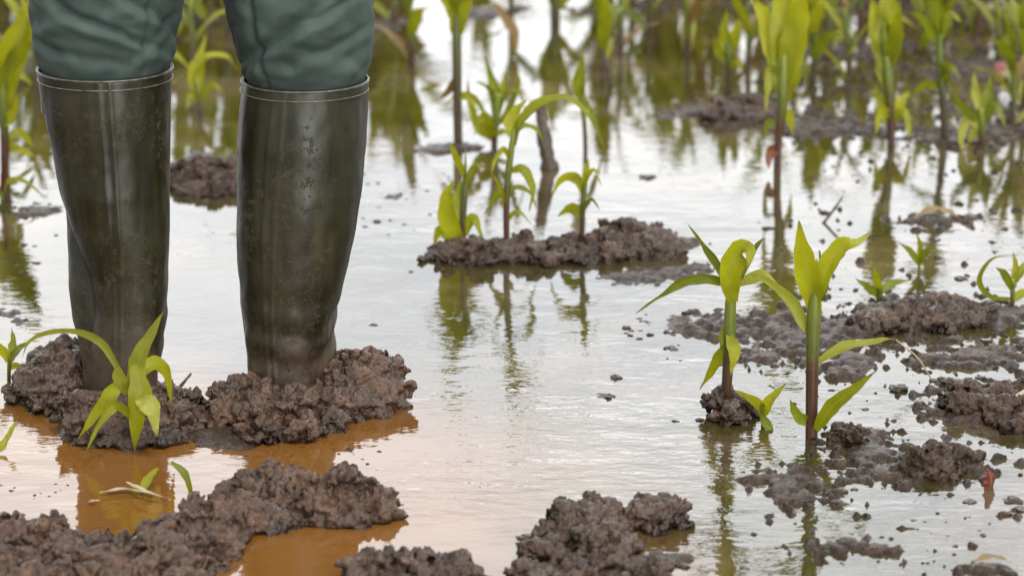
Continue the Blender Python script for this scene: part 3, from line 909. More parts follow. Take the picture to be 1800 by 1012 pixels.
traced_corn('low sprawling corn with drooping blades near the right edge', (1728, 256),
    [(1728, 258, 14), (1726, 220, 16), (1724, 190, 16)],
    [([(1726, 215), (1690, 185), (1676, 160)], 22, 30), ([(1726, 225), (1700, 210), (1688, 250), (1706, 268)], 22, 25, 'leaf_pale'), ([(1726, 210), (1738, 165), (1742, 130)], 28, 25),
     ([(1726, 215), (1752, 190), (1768, 230)], 22, 30), ([(1724, 200), (1716, 160), (1712, 120)], 20, 30, 'leaf_pale'), ([(1726, 230), (1712, 235), (1700, 255)], 24, 20, 'leaf_pale')], leafmat='leaf_deep', seed=14)
traced_corn('young corn with a narrow flame-like top standing on a far mud bar', (1281, 158),
    [(1281, 160, 14), (1281, 130, 14), (1281, 95, 20), (1282, 75, 18)],
    [([(1281, 100), (1274, 60), (1278, 15)], 30, 15), ([(1281, 100), (1294, 60), (1298, 30)], 28, 20), ([(1281, 110), (1262, 90), (1256, 60)], 18, 30), ([(1281, 125), (1296, 110), (1306, 130)], 14, 30)], stem_mat='stem_dark', seed=15)
traced_corn('dark-stemmed corn with one bent lower leaf at the top right', (1456, 98),
    [(1456, 100, 18), (1457, 60, 18), (1458, 10, 18), (1458, -40, 18)],
    [([(1457, 80), (1480, 60), (1505, 68)], 22, 20, 'leaf_deep'), ([(1457, 30), (1440, -10), (1420, -50)], 34, 25), ([(1458, 20), (1474, -20), (1500, -30)], 30, 25), ([(1458, 0), (1455, -60), (1450, -120)], 44, 20),
     ([(1457, 85), (1444, 66), (1430, 80)], 18, 25, 'leaf_deep')], stem_mat='stem_dark', seed=16)
traced_corn('dark-stalked corn at the top between the boots and the fan-leaved corn', (976, 38),
    [(976, 42, 20), (976, 10, 20), (975, -40, 20)],
    [([(976, 10), (960, -50), (930, -90)], 36, 25), ([(976, 0), (990, -60), (1010, -110)], 40, 25), ([(975, -30), (970, -100), (972, -160)], 46, 15), ([(976, 20), (1005, -10), (1030, 0)], 24, 25)], stem_mat='stem_dark', seed=17)
traced_corn('seedling with two spread leaves at the left end of the right mud bar', (1546, 528),
    [(1546, 532, 12), (1546, 512, 14), (1547, 498, 12)],
    [([(1546, 520), (1528, 505), (1502, 488)], 20, 25, 'leaf_deep'), ([(1547, 515), (1570, 498), (1604, 492)], 18, 30, 'leaf_deep'), ([(1546, 512), (1540, 485), (1536, 465)], 16, 30)], name='corn_seedling', cat='seedling', seed=18)
traced_corn('small tangled seedling with a looped leaf at the right edge', (1778, 538),
    [(1778, 542, 9), (1780, 515, 10), (1780, 490, 10)],
    [([(1778, 525), (1740, 520), (1722, 490), (1745, 455), (1790, 448)], 12, 35, 'leaf_deep'), ([(1780, 510), (1765, 480), (1750, 470)], 18, 25, 'leaf_deep'), ([(1780, 500), (1800, 470), (1815, 460)], 20, 25), ([(1778, 530), (1800, 515), (1812, 530)], 20, 25),
     ([(1780, 505), (1786, 470), (1780, 440)], 16, 30)], name='corn_seedling', cat='seedling', seed=19)
traced_corn('wispy seedling with thin curled blades right of the seedling pair on the mud bar', (1616, 475),
    [(1616, 478, 7), (1616, 455, 7)],
    [([(1616, 465), (1600, 440), (1578, 425)], 14, 30, 'leaf_deep'), ([(1616, 462), (1632, 440), (1655, 445)], 14, 30, 'leaf_deep'), ([(1616, 460), (1618, 430), (1610, 410)], 12, 30)], name='corn_seedling', cat='seedling', seed=20)
# left side
traced_corn('bright broad-bladed corn at the left edge behind the left boot', (8, 292),
    [(8, 296, 18), (8, 240, 18), (6, 180, 22), (4, 140, 22)],
    [([(6, 190), (20, 130), (42, 80), (52, 30)], 46, 10), ([(6, 180), (-10, 110), (-8, 40)], 50, 15), ([(8, 255), (35, 235), (62, 262)], 20, 30), ([(8, 270), (28, 262), (66, 276)], 20, 30),
     ([(6, 220), (24, 200), (34, 160)], 24, 25), ([(4, 150), (30, 60), (70, 10)], 40, 30)], seed=21)
traced_corn('thin bowed blade arching out of the water left of the left boot', (2, 352),
    [(2, 355, 7), (3, 335, 7)],
    [([(2, 345), (14, 320), (45, 320), (84, 352)], 14, 35), ([(2, 345), (-10, 320), (-30, 310)], 14, 30), ([(3, 340), (8, 300), (2, 270)], 14, 30, 'leaf_red')], name='corn_seedling', cat='seedling', seed=22)
traced_corn('ragged seedling at the left edge beside the left mud heap', (14, 668),
    [(14, 670, 8), (16, 640, 8), (18, 615, 8)],
    [([(16, 640), (30, 615), (52, 600)], 20, 25, 'leaf_deep'), ([(16, 635), (2, 610), (-20, 600)], 22, 25), ([(17, 625), (24, 600), (20, 575)], 18, 25), ([(15, 650), (30, 642), (40, 650)], 14, 25)], name='corn_seedling', cat='seedling', seed=23)
traced_corn('single yellow blade leaning in from the left edge over the puddle', (-14, 800),
    [(-14, 803, 8), (-13, 790, 8)],
    [([(-12, 798), (8, 778), (34, 730)], 20, 30), ([(-14, 795), (-30, 760), (-50, 740)], 22, 30)], name='corn_seedling', cat='seedling', seed=24)
traced_corn('corn with a yellow bent leaf seen between the two legs', (352, 200),
    [(352, 203, 13), (350, 170, 13), (345, 140, 12)],
    [([(350, 175), (338, 130), (365, 100), (398, 100), (416, 122)], 20, 40), ([(350, 180), (336, 165), (326, 195)], 16, 25), ([(348, 165), (352, 110), (362, 60)], 30, 25), ([(350, 180), (372, 150), (395, 165)], 18, 25)], seed=25)

# grown (not traced) corn for the rows behind
def grown_corn(loc, h, seed, label, group, parent_name='corn_plant', cat='corn plant', mats=None, nl=7):
    rs = random.Random(seed)
    root = empty(parent_name, loc)
    tag(root, label, cat, group)
    V, Fc, UV, LV = grown_geometry(h, rs, nl)
    mesh_obj('stem', V, Fc, M[rs.choice(('stem', 'stem_dark', 'stem_dark'))], root, uvs=UV)
    for (v, f, uv) in LV:
        mesh_obj('leaf', v, f, M[rs.choice(mats or ('leaf', 'leaf_deep', 'leaf_deep', 'leaf_deep', 'leaf', 'leaf_pale', 'leaf_dry'))], root, uvs=uv)
    return root

def grown_geometry(h, rs, nl=7):
    sh = h * rs.uniform(0.42, 0.55)
    lean = (rs.uniform(-.05, .05), rs.uniform(-.05, .05))
    path = np.array([[lean[0] * t * sh + 0.004 * math.sin(4 * t), lean[1] * t * sh, -0.03 + t * (sh + 0.03)] for t in np.linspace(0, 1, 8)])
    V, Fc, UV = tube_mesh(path, np.linspace(0.0078, 0.005, 8) * (0.6 + h), 8)
    az0 = rs.uniform(0, 6.28)
    LV = []
    for k in range(nl):
        q = k / (nl - 1)
        az = az0 + math.pi * k + rs.uniform(-.5, .5)
        b = path[min(7, int(1 + 6.5 * (0.15 + 0.85 * q)))]
        L = h * rs.uniform(0.40, 0.62) * (0.65 + 0.5 * math.sin(math.pi * min(1, q + 0.2)))
        el = R(rs.uniform(45, 62) + 25 * q)
        droop = R(rs.uniform(40, 110)) * (1.15 - 0.85 * q)
        pts = [b]
        for s in range(11):
            e = el - droop * (s / 10) ** 1.6
            d = np.array([math.cos(az) * math.cos(e), math.sin(az) * math.cos(e), math.sin(e)])
            pts.append(pts[-1] + d * L / 11)
        side = np.array([-math.sin(az), math.cos(az), 0.0])
        tw = rs.uniform(-.9, .9)
        def wd(t, T, side=side, tw=tw):
            nn = np.cross(T, side)
            return side * math.cos(tw * t) + nn * math.sin(tw * t)
        LV.append(leaf_mesh(np.array(pts), wd, (0.015 + 0.036 * h) * rs.uniform(0.8, 1.2), seed=rs.uniform(0, 6), fold=0.22, wav=0.05))
    return V, Fc, UV, LV

FARG = 'blurred corn plants in the far rows'
far = [  # px base, height m, label
    (722, 110, .34, 'corn just right of the right trouser leg, far behind'),
    (690, 40, .32, 'corn showing its lower stem beside the right trouser at the top edge'),
    (895, 40, .30, 'far corn with withered leaf hanging over bright water'),
    (1085, 90, .36, 'far corn second from the dark-stalked one towards the fan-leaved corn'),
    (1140, 60, .36, 'far corn standing left of the flame-topped corn'),
    (1205, 96, .38, 'far corn immediately left of the flame-topped corn'),
    (1335, 60, .34, 'far corn directly behind the fan-leaved corn'),
    (1510, 50, .34, 'far corn between the dark-stemmed and the skirted corn'),
    (1620, 90, .34, 'far corn between the skirted and the dark thin-stemmed corn'),
    (1752, 100, .34, 'far corn behind the low sprawling corn'),
    (1800, 190, .30, 'corn cut by the right edge beside the low sprawling corn'),
    (1790, 60, .36, 'far corn in the top right corner'),
    (1560, 20, .34, 'far corn at the top edge behind the skirted corn'),
    (1655, 30, .34, 'far corn at the top edge behind the dark thin-stemmed corn'),
    (1400, 24, .34, 'far corn at the top edge right behind the fan-leaved corn'),
    (30, 90, .36, 'far corn in the top left corner'),
    (365, 40, .34, 'far corn between the trouser legs at the top edge'),
    (1055, 128, .30, 'thin far corn left of the curved dark twig'),
    (1110, 20, .38, 'far corn at the top edge, first right of the dark-stalked corn'),
    (1310, 120, .28, 'small far corn close to the left of the fan-leaved corn'),
    (1425, 150, .30, 'small far corn in front of the dark-stemmed corn with a bent leaf'),
    (1490, 140, .30, 'small far corn left of the skirted corn'),
    (1775, 220, .24, 'small leafy corn between the low sprawling corn and the right edge'),
    (1715, 60, .38, 'tall far corn near the top right corner, left of the corner one'),
    (335, 120, .30, 'leafy corn between the legs in front of the far ones'),
    (400, 70, .36, 'far corn half hidden by the inner side of the right trouser leg'),
    (60, 150, .30, 'leafy corn half hidden by the outer side of the left boot'),
    (310, 70, .38, 'far corn half hidden by the inner side of the left trouser leg'),
]
for i, (px, py, h, lb) in enumerate(far):
    grown_corn(gnd(px, py), h * (0.82 if px < 1250 else 0.92), 300 + i, lb, FARG, nl=5 if i % 2 else 6)

# rows just past the top of the frame: seen as green reflections
rs = random.Random(99)
k = 0
for row, (yy, cnt) in enumerate(((6.95, 15), (7.3, 16), (7.75, 17), (8.3, 18), (9.0, 18))):
    for j in range(cnt):
        x = (-1 + 2 * (j + 0.5 + rs.uniform(-.35, .35)) / cnt) * (0.19 * yy + 0.15)
        if 0 < (x / yy) < 0.06 and row < 4 and rs.random() < 0.65: continue
        if -0.045 < (x / yy) < 0.0 and rs.random() < 0.6: continue
        grown_corn(Vector((x, yy + rs.uniform(-.15, .15), 0)), rs.uniform(.40, .62), 500 + k, 'corn plant in the rows whose green reflections streak the far water', 'corn rows mirrored in the far water')
        k += 1

for (xa, xb, ya, yb, cnt) in ((-.80, -.50, 6.9, 7.25, 18), (-1.15, -.85, 6.9, 7.2, 12), (-.33, -.20, 6.95, 7.3, 5), (.17, .78, 6.85, 7.15, 15), (.78, 1.15, 6.85, 7.1, 7)):
    for _ in range(cnt):
        grown_corn(Vector((rs.uniform(xa, xb), rs.uniform(ya, yb), 0)), rs.uniform(.36, .52), 700 + k, 'corn plant in the rows whose green reflections streak the far water', 'corn rows mirrored in the far water', nl=8)
        k += 1

# the field beyond, out to where nothing can be counted
def corn_mass():
    Vs, Fs, UVs, nv = [], [], [], 0
    protos = [grown_geometry(0.42, random.Random(900 + i), 6) for i in range(5)]
    r2 = random.Random(5)
    for row in range(26):
        yy = 10.2 + row * 0.9 + row * row * 0.04
        for j in range(16):
            x = (-1 + 2 * (j + r2.random()) / 16) * (0.3 * yy + 1)
            V, Fc, UV, LV = protos[r2.randrange(5)]
            a = r2.uniform(0, 6.28)
            s = r2.uniform(0.8, 1.25)
            Mx = np.array([[math.cos(a), -math.sin(a), 0], [math.sin(a), math.cos(a), 0], [0, 0, 1]]) * s
            for (v, f, uv) in [(V, Fc, UV)] + LV:
                Vs.append(v @ Mx.T + np.array([x, yy + r2.uniform(-.2, .2), 0]))
                Fs += [tuple(i + nv for i in q) for q in f]
                UVs.append(uv)
                nv += len(v)
    o = mesh_obj('corn_field', np.concatenate(Vs), Fs, M['leaf'], uvs=np.concatenate(UVs))
    tag(o, 'green mass of corn rows beyond the flooded strip', 'corn field', kind='stuff')
corn_mass()

# ------------------------------------------------------------------ litter
def blade(name, label, cat, pts, wpx, mat, lift=0.004, tilt=0.0, group=None):
    """a leaf or petal lying on the water; pts are px on the water."""
    P = [np.array(gnd(a, b)) + np.array([0, 0, lift + (c if len(r) > 2 else 0)]) for r in pts for a, b, c in [(r[0], r[1], r[2] if len(r) > 2 else 0)]]
    g = P[0].copy()
    path = catmull(P, 14)
    def wd(t, T):
        s = np.cross(np.array([0, 0, 1.0]), T)
        return s / (np.linalg.norm(s) + 1e-9) + np.array([0, 0, tilt])
    V, Fc, UV = leaf_mesh(path, wd, wpx / ppm(Vector(P[0])), fold=0.25, base=0.3)
    o = mesh_obj(name, V - g, Fc, M[mat], uvs=UV)
    o.location = g
    return tag(o, label, cat, group)
blade('dead_leaf', 'pale dry leaf floating in the orange reflection below the bright seedling', 'leaf', [(175, 872), (225, 866), (300, 880)], 13, 'straw')
blade('dead_leaf', 'short pale husk scrap lying on the floating dry leaf', 'leaf', [(222, 862, .006), (250, 878, .008), (292, 888, .004)], 11, 'straw')
blade('dead_leaf', 'tan scrap of leaf left of the floating dry leaf', 'leaf', [(155, 888), (180, 884)], 10, 'straw')
blade('dead_leaf', 'reddish dead leaf stranded in the upper right water', 'leaf', [(1610, 392, .004), (1650, 388, .012), (1690, 394, .004)], 34, 'leaf_dry')
blade('dead_leaf', 'brown dead leaf at the bottom right edge of the picture', 'leaf', [(1712, 996, .001), (1745, 990, .003), (1778, 995, .001)], 26, 'leaf_dry')
blade('dead_leaf', 'red-brown leaf by the far mud at the right edge', 'leaf', [(1755, 150, .0), (1775, 138, .02), (1800, 140, .01)], 40, 'leaf_red')
# red petal standing in the water
g = gnd(1742, 858)
P = [np.array(at_y(a, b, g.y)) for a, b in ((1740, 862), (1743, 842), (1735, 820))]
V, Fc, UV = leaf_mesh(catmull(P, 12), lambda t, T: np.array([1.0, 0.45, 0.1]), 26 / ppm(g), fold=0.5, base=0.5, peak=0.4)
o = mesh_obj('petal', V - np.array(g), Fc, M['leaf_red'], uvs=UV)
o.location = g
tag(o, 'dark red petal standing upright in the water at the lower right', 'petal')
# withered orange leaf hooked over the bright water at the top
gl = gnd(893, 100)
P = [np.array(at_y(a, b, gl.y)) for a, b in ((868, 8), (888, 36), (903, 62), (902, 90), (886, 106))]
V, Fc, UV = leaf_mesh(catmull(P, 16), lambda t, T: np.array([0.8, 0.6, 0.2]), 22 / ppm(gl), fold=0.4)
o = mesh_obj('dead_leaf', V - np.array(gl), Fc, M['leaf_dry'], uvs=UV)
o.location = gl
tag(o, 'withered orange leaf hooked down over bright water at the top', 'leaf')

def stick(name, label, cat, base, pts, wpx, mat, nodes=True):
    g = gnd(*base)
    P = [np.array(at_y(a, b, g.y + (c or 0))) for a, b, c in pts]
    path = catmull(P, 16)
    wr = np.interp(np.linspace(0, len(wpx) - 1, 16), range(len(wpx)), wpx) / ppm(g) / 2
    wr = wr * (1 + 0.25 * fbm(path * 90, 2))
    V, Fc, UV = tube_mesh(path, wr, 9)
    o = mesh_obj(name, V - np.array(g), Fc, M[mat], uvs=UV)
    o.location = g
    return tag(o, label, cat)
stick('twig', 'thin dark twig poking up beside the bright seedling', 'twig', (305, 700), [(300, 702, 0), (318, 678, .01), (336, 656, .02)], [7, 6, 4], 'twig')
stick('stub', 'dark broken stalk stub standing behind the middle mud bar', 'stalk', (962, 296), [(968, 302, 0), (958, 250, 0), (952, 205, .01), (948, 182, .01)], [34, 26, 20, 22], 'twig')
stick('straw', 'pale straw lying across the long dark clod at the right edge', 'straw', (1790, 720), [(1762, 716, -.03), (1785, 698, -.01), (1815, 680, .02)], [9, 9, 7], 'straw')
stick('stub', 'short dark stick leaning in the bright water at the right', 'stalk', (1448, 392), [(1446, 394, 0), (1466, 368, .01), (1482, 345, .02)], [6, 5, 3], 'twig')
stick('twig', 'curved dark twig tip by the far hump', 'twig', (1075, 150), [(1074, 152, 0), (1070, 130, 0), (1066, 100, .01)], [12, 9, 7], 'twig')
stick('twig', 'hair-thin arched stem over the wet mud right of the tallest front corn', 'twig', (1640, 668), [(1640, 670, 0), (1612, 628, 0), (1575, 597, 0)], [3, 3, 3], 'straw')

# ------------------------------------------------------------------ the person
def interp(tab, v):
    ks = [t[0] for t in tab]
    return [float(np.interp(v, ks, [t[i] for t in tab])) for i in range(1, len(tab[0]))]

LEGS = {
    # py, xl, xr of the shaft; rear lobe shift px (x), front narrow factor
    'a': dict(base=(205, 712), toe=R(-14), side=-1,
              sil=[(118, 67, 303), (160, 73, 302), (200, 80, 301), (250, 91, 300), (330, 107, 299), (400, 128, 299), (480, 160, 297), (540, 168, 294), (600, 162, 288), (650, 158, 280), (700, 156, 276), (760, 156, 276)],
              rear=[(118, 70, 290), (250, 94, 280), (330, 105, 270), (400, 111, 258), (480, 115, 245), (540, 121, 240), (600, 134, 240), (650, 142, 240), (700, 140, 245), (760, 140, 245)]),
    'b': dict(base=(515, 704), toe=R(10), side=1,
              sil=[(138, 426, 647), (160, 424, 646), (200, 421, 645), (250, 417, 642), (330, 416, 636), (400, 416, 625), (480, 420, 608), (540, 426, 590), (600, 432, 574), (650, 437, 566), (690, 439, 566), (760, 439, 566)],
              rear=[(138, 440, 640), (250, 424, 634), (330, 420, 624), (400, 417, 612), (480, 418, 600), (540, 420, 590), (600, 428, 587), (650, 440, 589), (690, 444, 592), (760, 444, 592)]),
}
def ell_r(th, cx, cy, a, b, rot=0.0):          # distance from the origin to an ellipse's edge along direction th
    c, s = np.cos(th - rot), np.sin(th - rot)
    ux, uy = cx * math.cos(rot) + cy * math.sin(rot), -cx * math.sin(rot) + cy * math.cos(rot)
    A = (c / a) ** 2 + (s / b) ** 2
    B = -2 * (ux * c / a ** 2 + uy * s / b ** 2)
    C = (ux / a) ** 2 + (uy / b) ** 2 - 1
    disc = np.maximum(B * B - 4 * A * C, 0)
    return (-B + np.sqrt(disc)) / (2 * A)

def smax(a, b, k):
    h = np.clip(0.5 + 0.5 * (a - b) / k, 0, 1)
    return b * (1 - h) + a * h + k * h * (1 - h)

LEAN = 0.10
def boot_section(L, py, nth=260):
    """ring of points for photo height py on the boot's axis plane."""
    g = gnd(*L['base'])
    Y = g.y
    c = at_y(L['base'][0], py, Y)
    z = c.z
    Y = Y + LEAN * max(z, 0)
    z = at_y(L['base'][0], py, Y).z
    xl, xr = interp(L['sil'], py)
    rl, rr = interp(L['rear'], py)
    X0, X1 = at_y(xl, py, Y).x, at_y(xr, py, Y).x
    Q0, Q1 = at_y(rl, py, Y).x, at_y(rr, py, Y).x
    cx = (X0 + X1) / 2
    a = (X1 - X0) / 2
    t = float(np.clip((z - 0.02) / 0.38, 0, 1))
    th = np.linspace(0, 2 * math.pi, nth, endpoint=False)
    ox, oy = cx, Y                              # polar origin
    qa = (Q1 - Q0) / 2
    bulge = 0.020 * math.exp(-((t - 0.62) / 0.25) ** 2) + 0.020
    ox = 0.5 * (cx + (Q0 + Q1) / 2)
    oy = Y + bulge * 0.5
    rf = ell_r(th, cx - ox, -0.004 - bulge * 0.5, a, a * (1.02 - 0.05 * (1 - t)))
    rb = ell_r(th, (Q0 + Q1) / 2 - ox, bulge * 0.5, qa, max(qa * 0.98, 0.043))
    r = smax(rf, rb, 0.003)
    # foot
    zz = z + (0.094 if L['side'] < 0 else 0.088)
    if zz < 0.115:
        s = math.sqrt(max(0.02, 1 - (zz / 0.118) ** 2))
        fx, fy = math.sin(L['toe']), -math.cos(L['toe'])
        rot = math.atan2(fy, fx)
        ft = ell_r(th, fx * 0.070, fy * 0.070, 0.155 * (0.62 + 0.38 * s), 0.05 * (0.7 + 0.3 * s), rot)
        wgt = s ** 0.8
        r = smax(r, ft * (0.35 + 0.65 * wgt), 0.02)
    return np.stack([ox + r * np.cos(th), oy + r * np.sin(th), np.full_like(th, z)], 1), th

def loft(rings, closed_top=False):
    nth = len(rings[0])
    V = np.concatenate(rings)
    k = len(rings)
    UV = []
    Fc = []
    for i in range(k):
        UV += [(j / nth, 1 - i / (k - 1)) for j in range(nth)]
    for i in range(k - 1):
        for j in range(nth):
            Fc.append((i * nth + j, (i + 1) * nth + j, (i + 1) * nth + (j + 1) % nth, i * nth + (j + 1) % nth))
    Fc.append(tuple((k - 1) * nth + j for j in range(nth)))
    return V, Fc, np.array(UV)

# body: one continuous skin over a simple skeleton
pa, pb = gnd(*LEGS['a']['base']), gnd(*LEGS['b']['base'])
YB = (pa.y + pb.y) / 2
xc = (pa.x + pb.x) / 2
sk = [((xc, YB, 0.92), .15, .11), ((xc, YB, 1.08), .14, .10), ((xc, YB + .01, 1.25), .15, .105), ((xc, YB + .01, 1.38), .15, .10), ((xc, YB, 1.48), .06, .06),
      ((xc, YB - .01, 1.56), .06, .065), ((xc, YB - .015, 1.66), .078, .10), ((xc, YB - .005, 1.74), .06, .075)]
ed = [(0, 1), (1, 2), (2, 3), (3, 4), (4, 5), (5, 6), (6, 7)]
def add_chain(start, pts):
    prev = start
    for p, ra, rb in pts:
        sk.append((p, ra, rb))
        ed.append((prev, len(sk) - 1))
        prev = len(sk) - 1
    return prev
for s, pf in ((-1, pa), (1, pb)):
    hx = xc + s * 0.09
    add_chain(0, [((hx, YB, .82), .085, .09), ((pf.x * .5 + hx * .5, YB + .03, .66), .062, .066), ((pf.x, pf.y + .052, .50), .046, .046), ((pf.x + .004, pf.y + .040, .34), .042, .044), ((pf.x + .012 * (1 if s < 0 else 0), pf.y + .030, .22), .032, .036),
                  ((pf.x, pf.y + .018, .10), .024, .030), ((pf.x, pf.y + .004, -.02), .026, .030), ((pf.x, pf.y - .07, -.045), .026, .014), ((pf.x, pf.y - .13, -.05), .022, .010)])
    w = add_chain(3, [((xc + s * .19, YB, 1.40), .062, .062), ((xc + s * .235, YB + .02, 1.15), .042, .044), ((xc + s * .24, YB - .02, .92), .028, .030), ((xc + s * .24, YB - .03, .86), .036, .020)])
    for f_, ln in ((-.027, .062), (-.009, .072), (.009, .068), (.027, .052)):
        add_chain(w, [((xc + s * .24, YB - .03 + f_, .80), .009, .009), ((xc + s * .238, YB - .035 + f_, .80 - ln), .0075, .0075)])
    add_chain(w, [((xc + s * .24 - s * .01, YB - .075, .83), .010, .010), ((xc + s * .24 - s * .015, YB - .085, .79), .008, .008)])
me = bpy.data.meshes.new('person')
me.from_pydata([p for p, _, _ in sk], ed, [])
person = bpy.data.objects.new('person', me)
COL.objects.link(person)
md = person.modifiers.new('skin', 'SKIN')
for v, (p, ra, rb) in zip(me.skin_vertices[0].data, sk): v.radius = (ra, rb)
me.skin_vertices[0].data[0].use_root = True
sb = person.modifiers.new('sub', 'SUBSURF'); sb.levels = 2; sb.render_levels = 2
bake(person)
person.data.materials.clear()
person.data.materials.append(M['skin'])
person.data.polygons.foreach_set('use_smooth', [True] * len(person.data.polygons))
tag(person, 'person in dark green trousers tucked into muddy knee-high rubber boots', 'person')

# jacket and hair above the picture
def torso_ring(z, a, b, nth=48, y0=0):
    th = np.linspace(0, 2 * math.pi, nth, endpoint=False)
    P = np.stack([xc + a * np.cos(th), YB + y0 + b * np.sin(th), np.full_like(th, z)], 1)
    f = 0.006 * fbm(np.stack([np.cos(th) * 2, np.sin(th) * 2, np.full_like(th, z * 5)], 1), 2)
    P[:, 0] += f; P[:, 1] += f
    return P
rings = [torso_ring(z, a, b) for z, a, b in ((1.50, .065, .07), (1.47, .11, .085), (1.43, .19, .105), (1.35, .205, .125), (1.2, .195, .13), (1.05, .19, .135), (.9, .205, .145), (.84, .21, .15))]
V, Fc, UV = loft(rings)
mesh_obj('jacket', V, Fc[:-1], M['jacket'], person, uvs=UV)
for s in (-1, 1):
    P = catmull([(xc + s * .15, YB, 1.42), (xc + s * .205, YB, 1.36), (xc + s * .238, YB + .02, 1.15), (xc + s * .243, YB - .015, .93)], 16)
    V, Fc, UV = tube_mesh(P, np.linspace(.075, .042, 16), 20)
    mesh_obj('sleeve', V, Fc[:-2], M['jacket'], person, uvs=UV)
hv = lumpy(ICO3, .06, 3, 2) * np.array([.088, .108, .085]) + np.array([xc, YB + .01, 1.72])
hv[:, 2] = np.maximum(hv[:, 2], 1.64 + 0.9 * np.clip(YB - .02 - hv[:, 1], 0, .1))
mesh_obj('hair', hv, ICO3F, M['hair'], person)

# boots
def build_boot(key):
    L = LEGS[key]
    top = L['sil'][0][0]
    pys = np.concatenate([np.linspace(top, 560, 70), np.linspace(566, 772, 60)])
    rings = []
    for py in pys:
        P, th = boot_section(L, py)
        c = P.mean(0)
        d = P - c
        rad = np.hypot(d[:, 0], d[:, 1])
        t = (py - top) / 600
        q = np.stack([np.cos(th) * 1.4, np.sin(th) * 1.4, np.full_like(th, t * 5 + (0 if key == 'a' else 9))], 1)
        off = 0.0022 * fbm(q, 3)
        # soft wrinkles round the ankle
        wr = math.exp(-((t - 0.76) / 0.14) ** 2)
        off = off + 0.0022 * wr * np.sin(t * 62 + 2.2 * np.sin(th + 0.6) + 1.5 * np.sin(2 * th)) * (0.5 + 0.5 * np.sin(th * 1.0 + (0.4 if key == 'a' else 2.4)))
        # raised front seam, two fine ridges
        thf = -math.pi / 2 + (0.10 if key == 'a' else -0.30)
        for dth in (-0.07, 0.07):
            off = off + 0.0011 * np.exp(-((th - 2 * math.pi - thf - dth) / 0.028) ** 2)
        P[:, 0] += d[:, 0] / rad * off
        P[:, 1] += d[:, 1] / rad * off
        rings.append(P)
    # rolled lip: go inside the shaft a little way
    first = rings[0]
    c = first.mean(0)
    def inner(k, dz):
        q = first.copy()
        q[:, :2] = c[:2] + (first[:, :2] - c[:2]) * k
        q[:, 2] += dz
        return q
    rings = [inner(0.955, -0.05), inner(0.955, -0.002), inner(0.975, 0.0012)] + rings
    V, Fc, UV = loft(rings)
    UV[:, 1] = np.clip((V[:, 2] - V[:, 2].min()) / (V[:, 2].max() - V[:, 2].min()), 0, 1)
    b = mesh_obj('rubber_boot', V, Fc, M['rubber'], person, uvs=UV)
    def band(dpy, proud, half, nm):
        P, th = boot_section(L, top + dpy)
        cc = P.mean(0)
        rr_ = []
        for u, v in ((0, -1), (.7, -.7), (1, 0), (.7, .7), (0, 1), (-1.5, 0.6), (-1.5, -0.6)):
            q = P.copy()
            d = P[:, :2] - cc[:2]
            l = np.hypot(d[:, 0], d[:, 1])[:, None]
            q[:, :2] = P[:, :2] + d / l * (proud * u + 0.0012)
            q[:, 2] += half * v
            rr_.append(q)
        nth = len(P)
        Vb = np.concatenate(rr_)
        Fb = []
        kk = len(rr_)
        for i in range(kk):
            for j in range(nth):
                Fb.append((i * nth + j, i * nth + (j + 1) % nth, ((i + 1) % kk) * nth + (j + 1) % nth, ((i + 1) % kk) * nth + j))
        mesh_obj(nm, Vb, Fb, M['trim'], b)
    band(1, 0.0008, 0.0012, 'rim')
    band(17, 0.0006, 0.0008, 'piping')
    # sole under the mud
    s_r = rings[-1].copy()
    cc = s_r.mean(0)
    lo_ = s_r.copy(); lo_[:, :2] = cc[:2] + (s_r[:, :2] - cc[:2]) * 1.03; lo_[:, 2] -= 0.002
    l2 = lo_.copy(); l2[:, 2] -= 0.018
    V, Fc, UV = loft([lo_, l2])
    Fc.append(tuple(range(len(lo_)))[::-1])
    mesh_obj('sole', V, Fc, M['rubber'], b, uvs=UV)
build_boot('a')
build_boot('b')

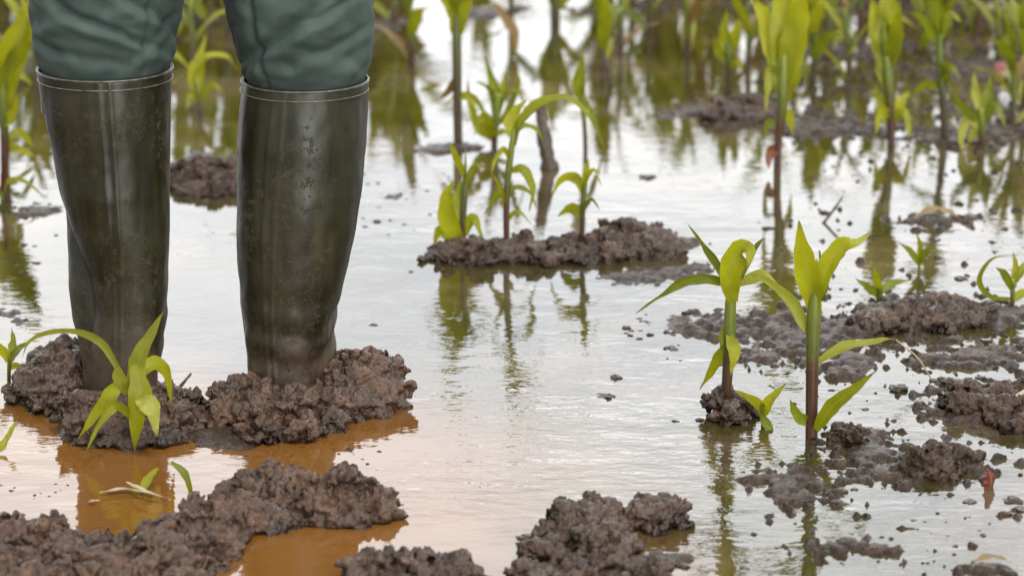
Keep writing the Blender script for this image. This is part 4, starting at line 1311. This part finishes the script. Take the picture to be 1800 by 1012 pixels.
# trousers
TR = {
    'a': [(-420, 55, 345), (-200, 48, 338), (-60, 48, 326), (0, 50, 319), (40, 53, 315), (80, 60, 309), (108, 66, 304), (122, 72, 300), (150, 80, 294)],
    'b': [(-420, 372, 668), (-200, 382, 664), (-60, 390, 659), (0, 394, 656), (40, 402, 656), (80, 412, 654), (110, 420, 652), (132, 428, 647), (145, 434, 642), (170, 440, 636)],
}
def trousers():
    nth = 180
    th = np.linspace(0, 2 * math.pi, nth, endpoint=False)
    allV, allF, nv = [], [], 0
    for key, L in LEGS.items():
        Y = gnd(*L['base']).y + LEAN * 0.42
        tab = TR[key]
        rings = []
        hip = xc + (-0.095 if key == 'a' else 0.095)
        z0 = at_y(900, -420, Y).z
        for z, a, b, cxx in ((0.95, .10, .13, hip), (0.88, .105, .13, hip), (0.82, .105, .12, hip)):
            rings.append(np.stack([cxx + a * np.cos(th), YB + b * np.sin(th), np.full_like(th, z)], 1))
        for py in np.linspace(tab[0][0], tab[-1][0], 130):
            xl, xr = interp(tab, py)
            X0, X1 = at_y(xl, py, Y).x, at_y(xr, py, Y).x
            z = at_y(900, py, Y).z
            a = (X1 - X0) / 2
            cx_ = (X0 + X1) / 2
            s = (py + 60) / 200.0
            sd = 0 if key == 'a' else 31
            q = np.stack([np.cos(th) * 1.1 + sd, np.sin(th) * 1.1, np.full_like(th, s * 1.5)], 1)
            # diagonal pulled creases: sharp valleys along slanted lines
            ang = ((th + math.pi / 2 + math.pi) % (2 * math.pi)) - math.pi     # 0 at the front
            wob = 0.5 * fbm(q * 1.3, 2)
            fold = 0
            sl = 1 if key == 'a' else -1
            for (a0, s0, slope, amp, wd_, ext) in ((0.1, 0.42, 0.30, .0150, .050, 1.1), (-0.3, 0.70, 0.12, .009, .05, .9), (0.5, 0.18, 0.45, .011, .06, 1.0), (0.75, .62, -.5, .006, .07, .5), (-0.8, .35, -0.25, .006, .08, .7), (2.6, .5, .3, .007, .1, 1.2), (0.0, -0.35, .3, .008, .1, 1.0), (0.35, -0.9, -.3, .009, .12, 1.0)):
                line = s0 + slope * (ang - a0) * sl + 0.16 * wob
                fold = fold - amp * np.exp(-((s - line) / wd_) ** 2) * np.exp(-((ang - a0 * sl) / ext) ** 2) + 0.5 * amp * np.exp(-((s - line - wd_ * 1.6) / (wd_ * 1.3)) ** 2) * np.exp(-((ang - a0 * sl) / ext) ** 2)
            vert = 0.004 * np.exp(-((ang - (0.72 if key == 'a' else -0.62) - 0.1 * wob) / 0.07) ** 2)
            qs = np.stack([np.sin(ang * 0.9) * 1.2 + s * 2.6 * sl + sd, np.cos(ang) * .8, s * 2.4 - ang * 0.9 * sl], 1)
            crinkle = 0.0045 * (np.abs(fbm(qs * 1.15, 2, 0.45)) - 0.25)
            big = 0.004 * fbm(q * 1.5 + 5, 2)
            tuck = float(np.clip((py - (100 if key == 'a' else 122)) / 25, 0, 1))
            damp = 1 - 0.75 * tuck
            r = ell_r(th, 0, 0, a, a * 1.04) + (0.55 * fold - 1.2 * vert + 0.8 * big) * damp - tuck * 0.0025 + crinkle * damp
            rings.append(np.stack([cx_ + r * np.cos(th), Y + r * np.sin(th), np.full_like(th, z)], 1))
        V, Fc, UV = loft(rings)
        allV.append(V)
        allF += [tuple(i + nv for i in f) for f in Fc[:-1]]
        nv += len(V)
    rings = [np.stack([xc + a * np.cos(th), YB + b * np.sin(th), np.full_like(th, z)], 1) for z, a, b in ((1.04, .165, .115), (.96, .19, .132), (.86, .198, .138), (.80, .15, .11))]
    V, Fc, UV = loft(rings)
    allV.append(V)
    allF += [tuple(i + nv for i in f) for f in Fc]
    mesh_obj('trousers', np.concatenate(allV), allF, M['cloth'], person)
trousers()
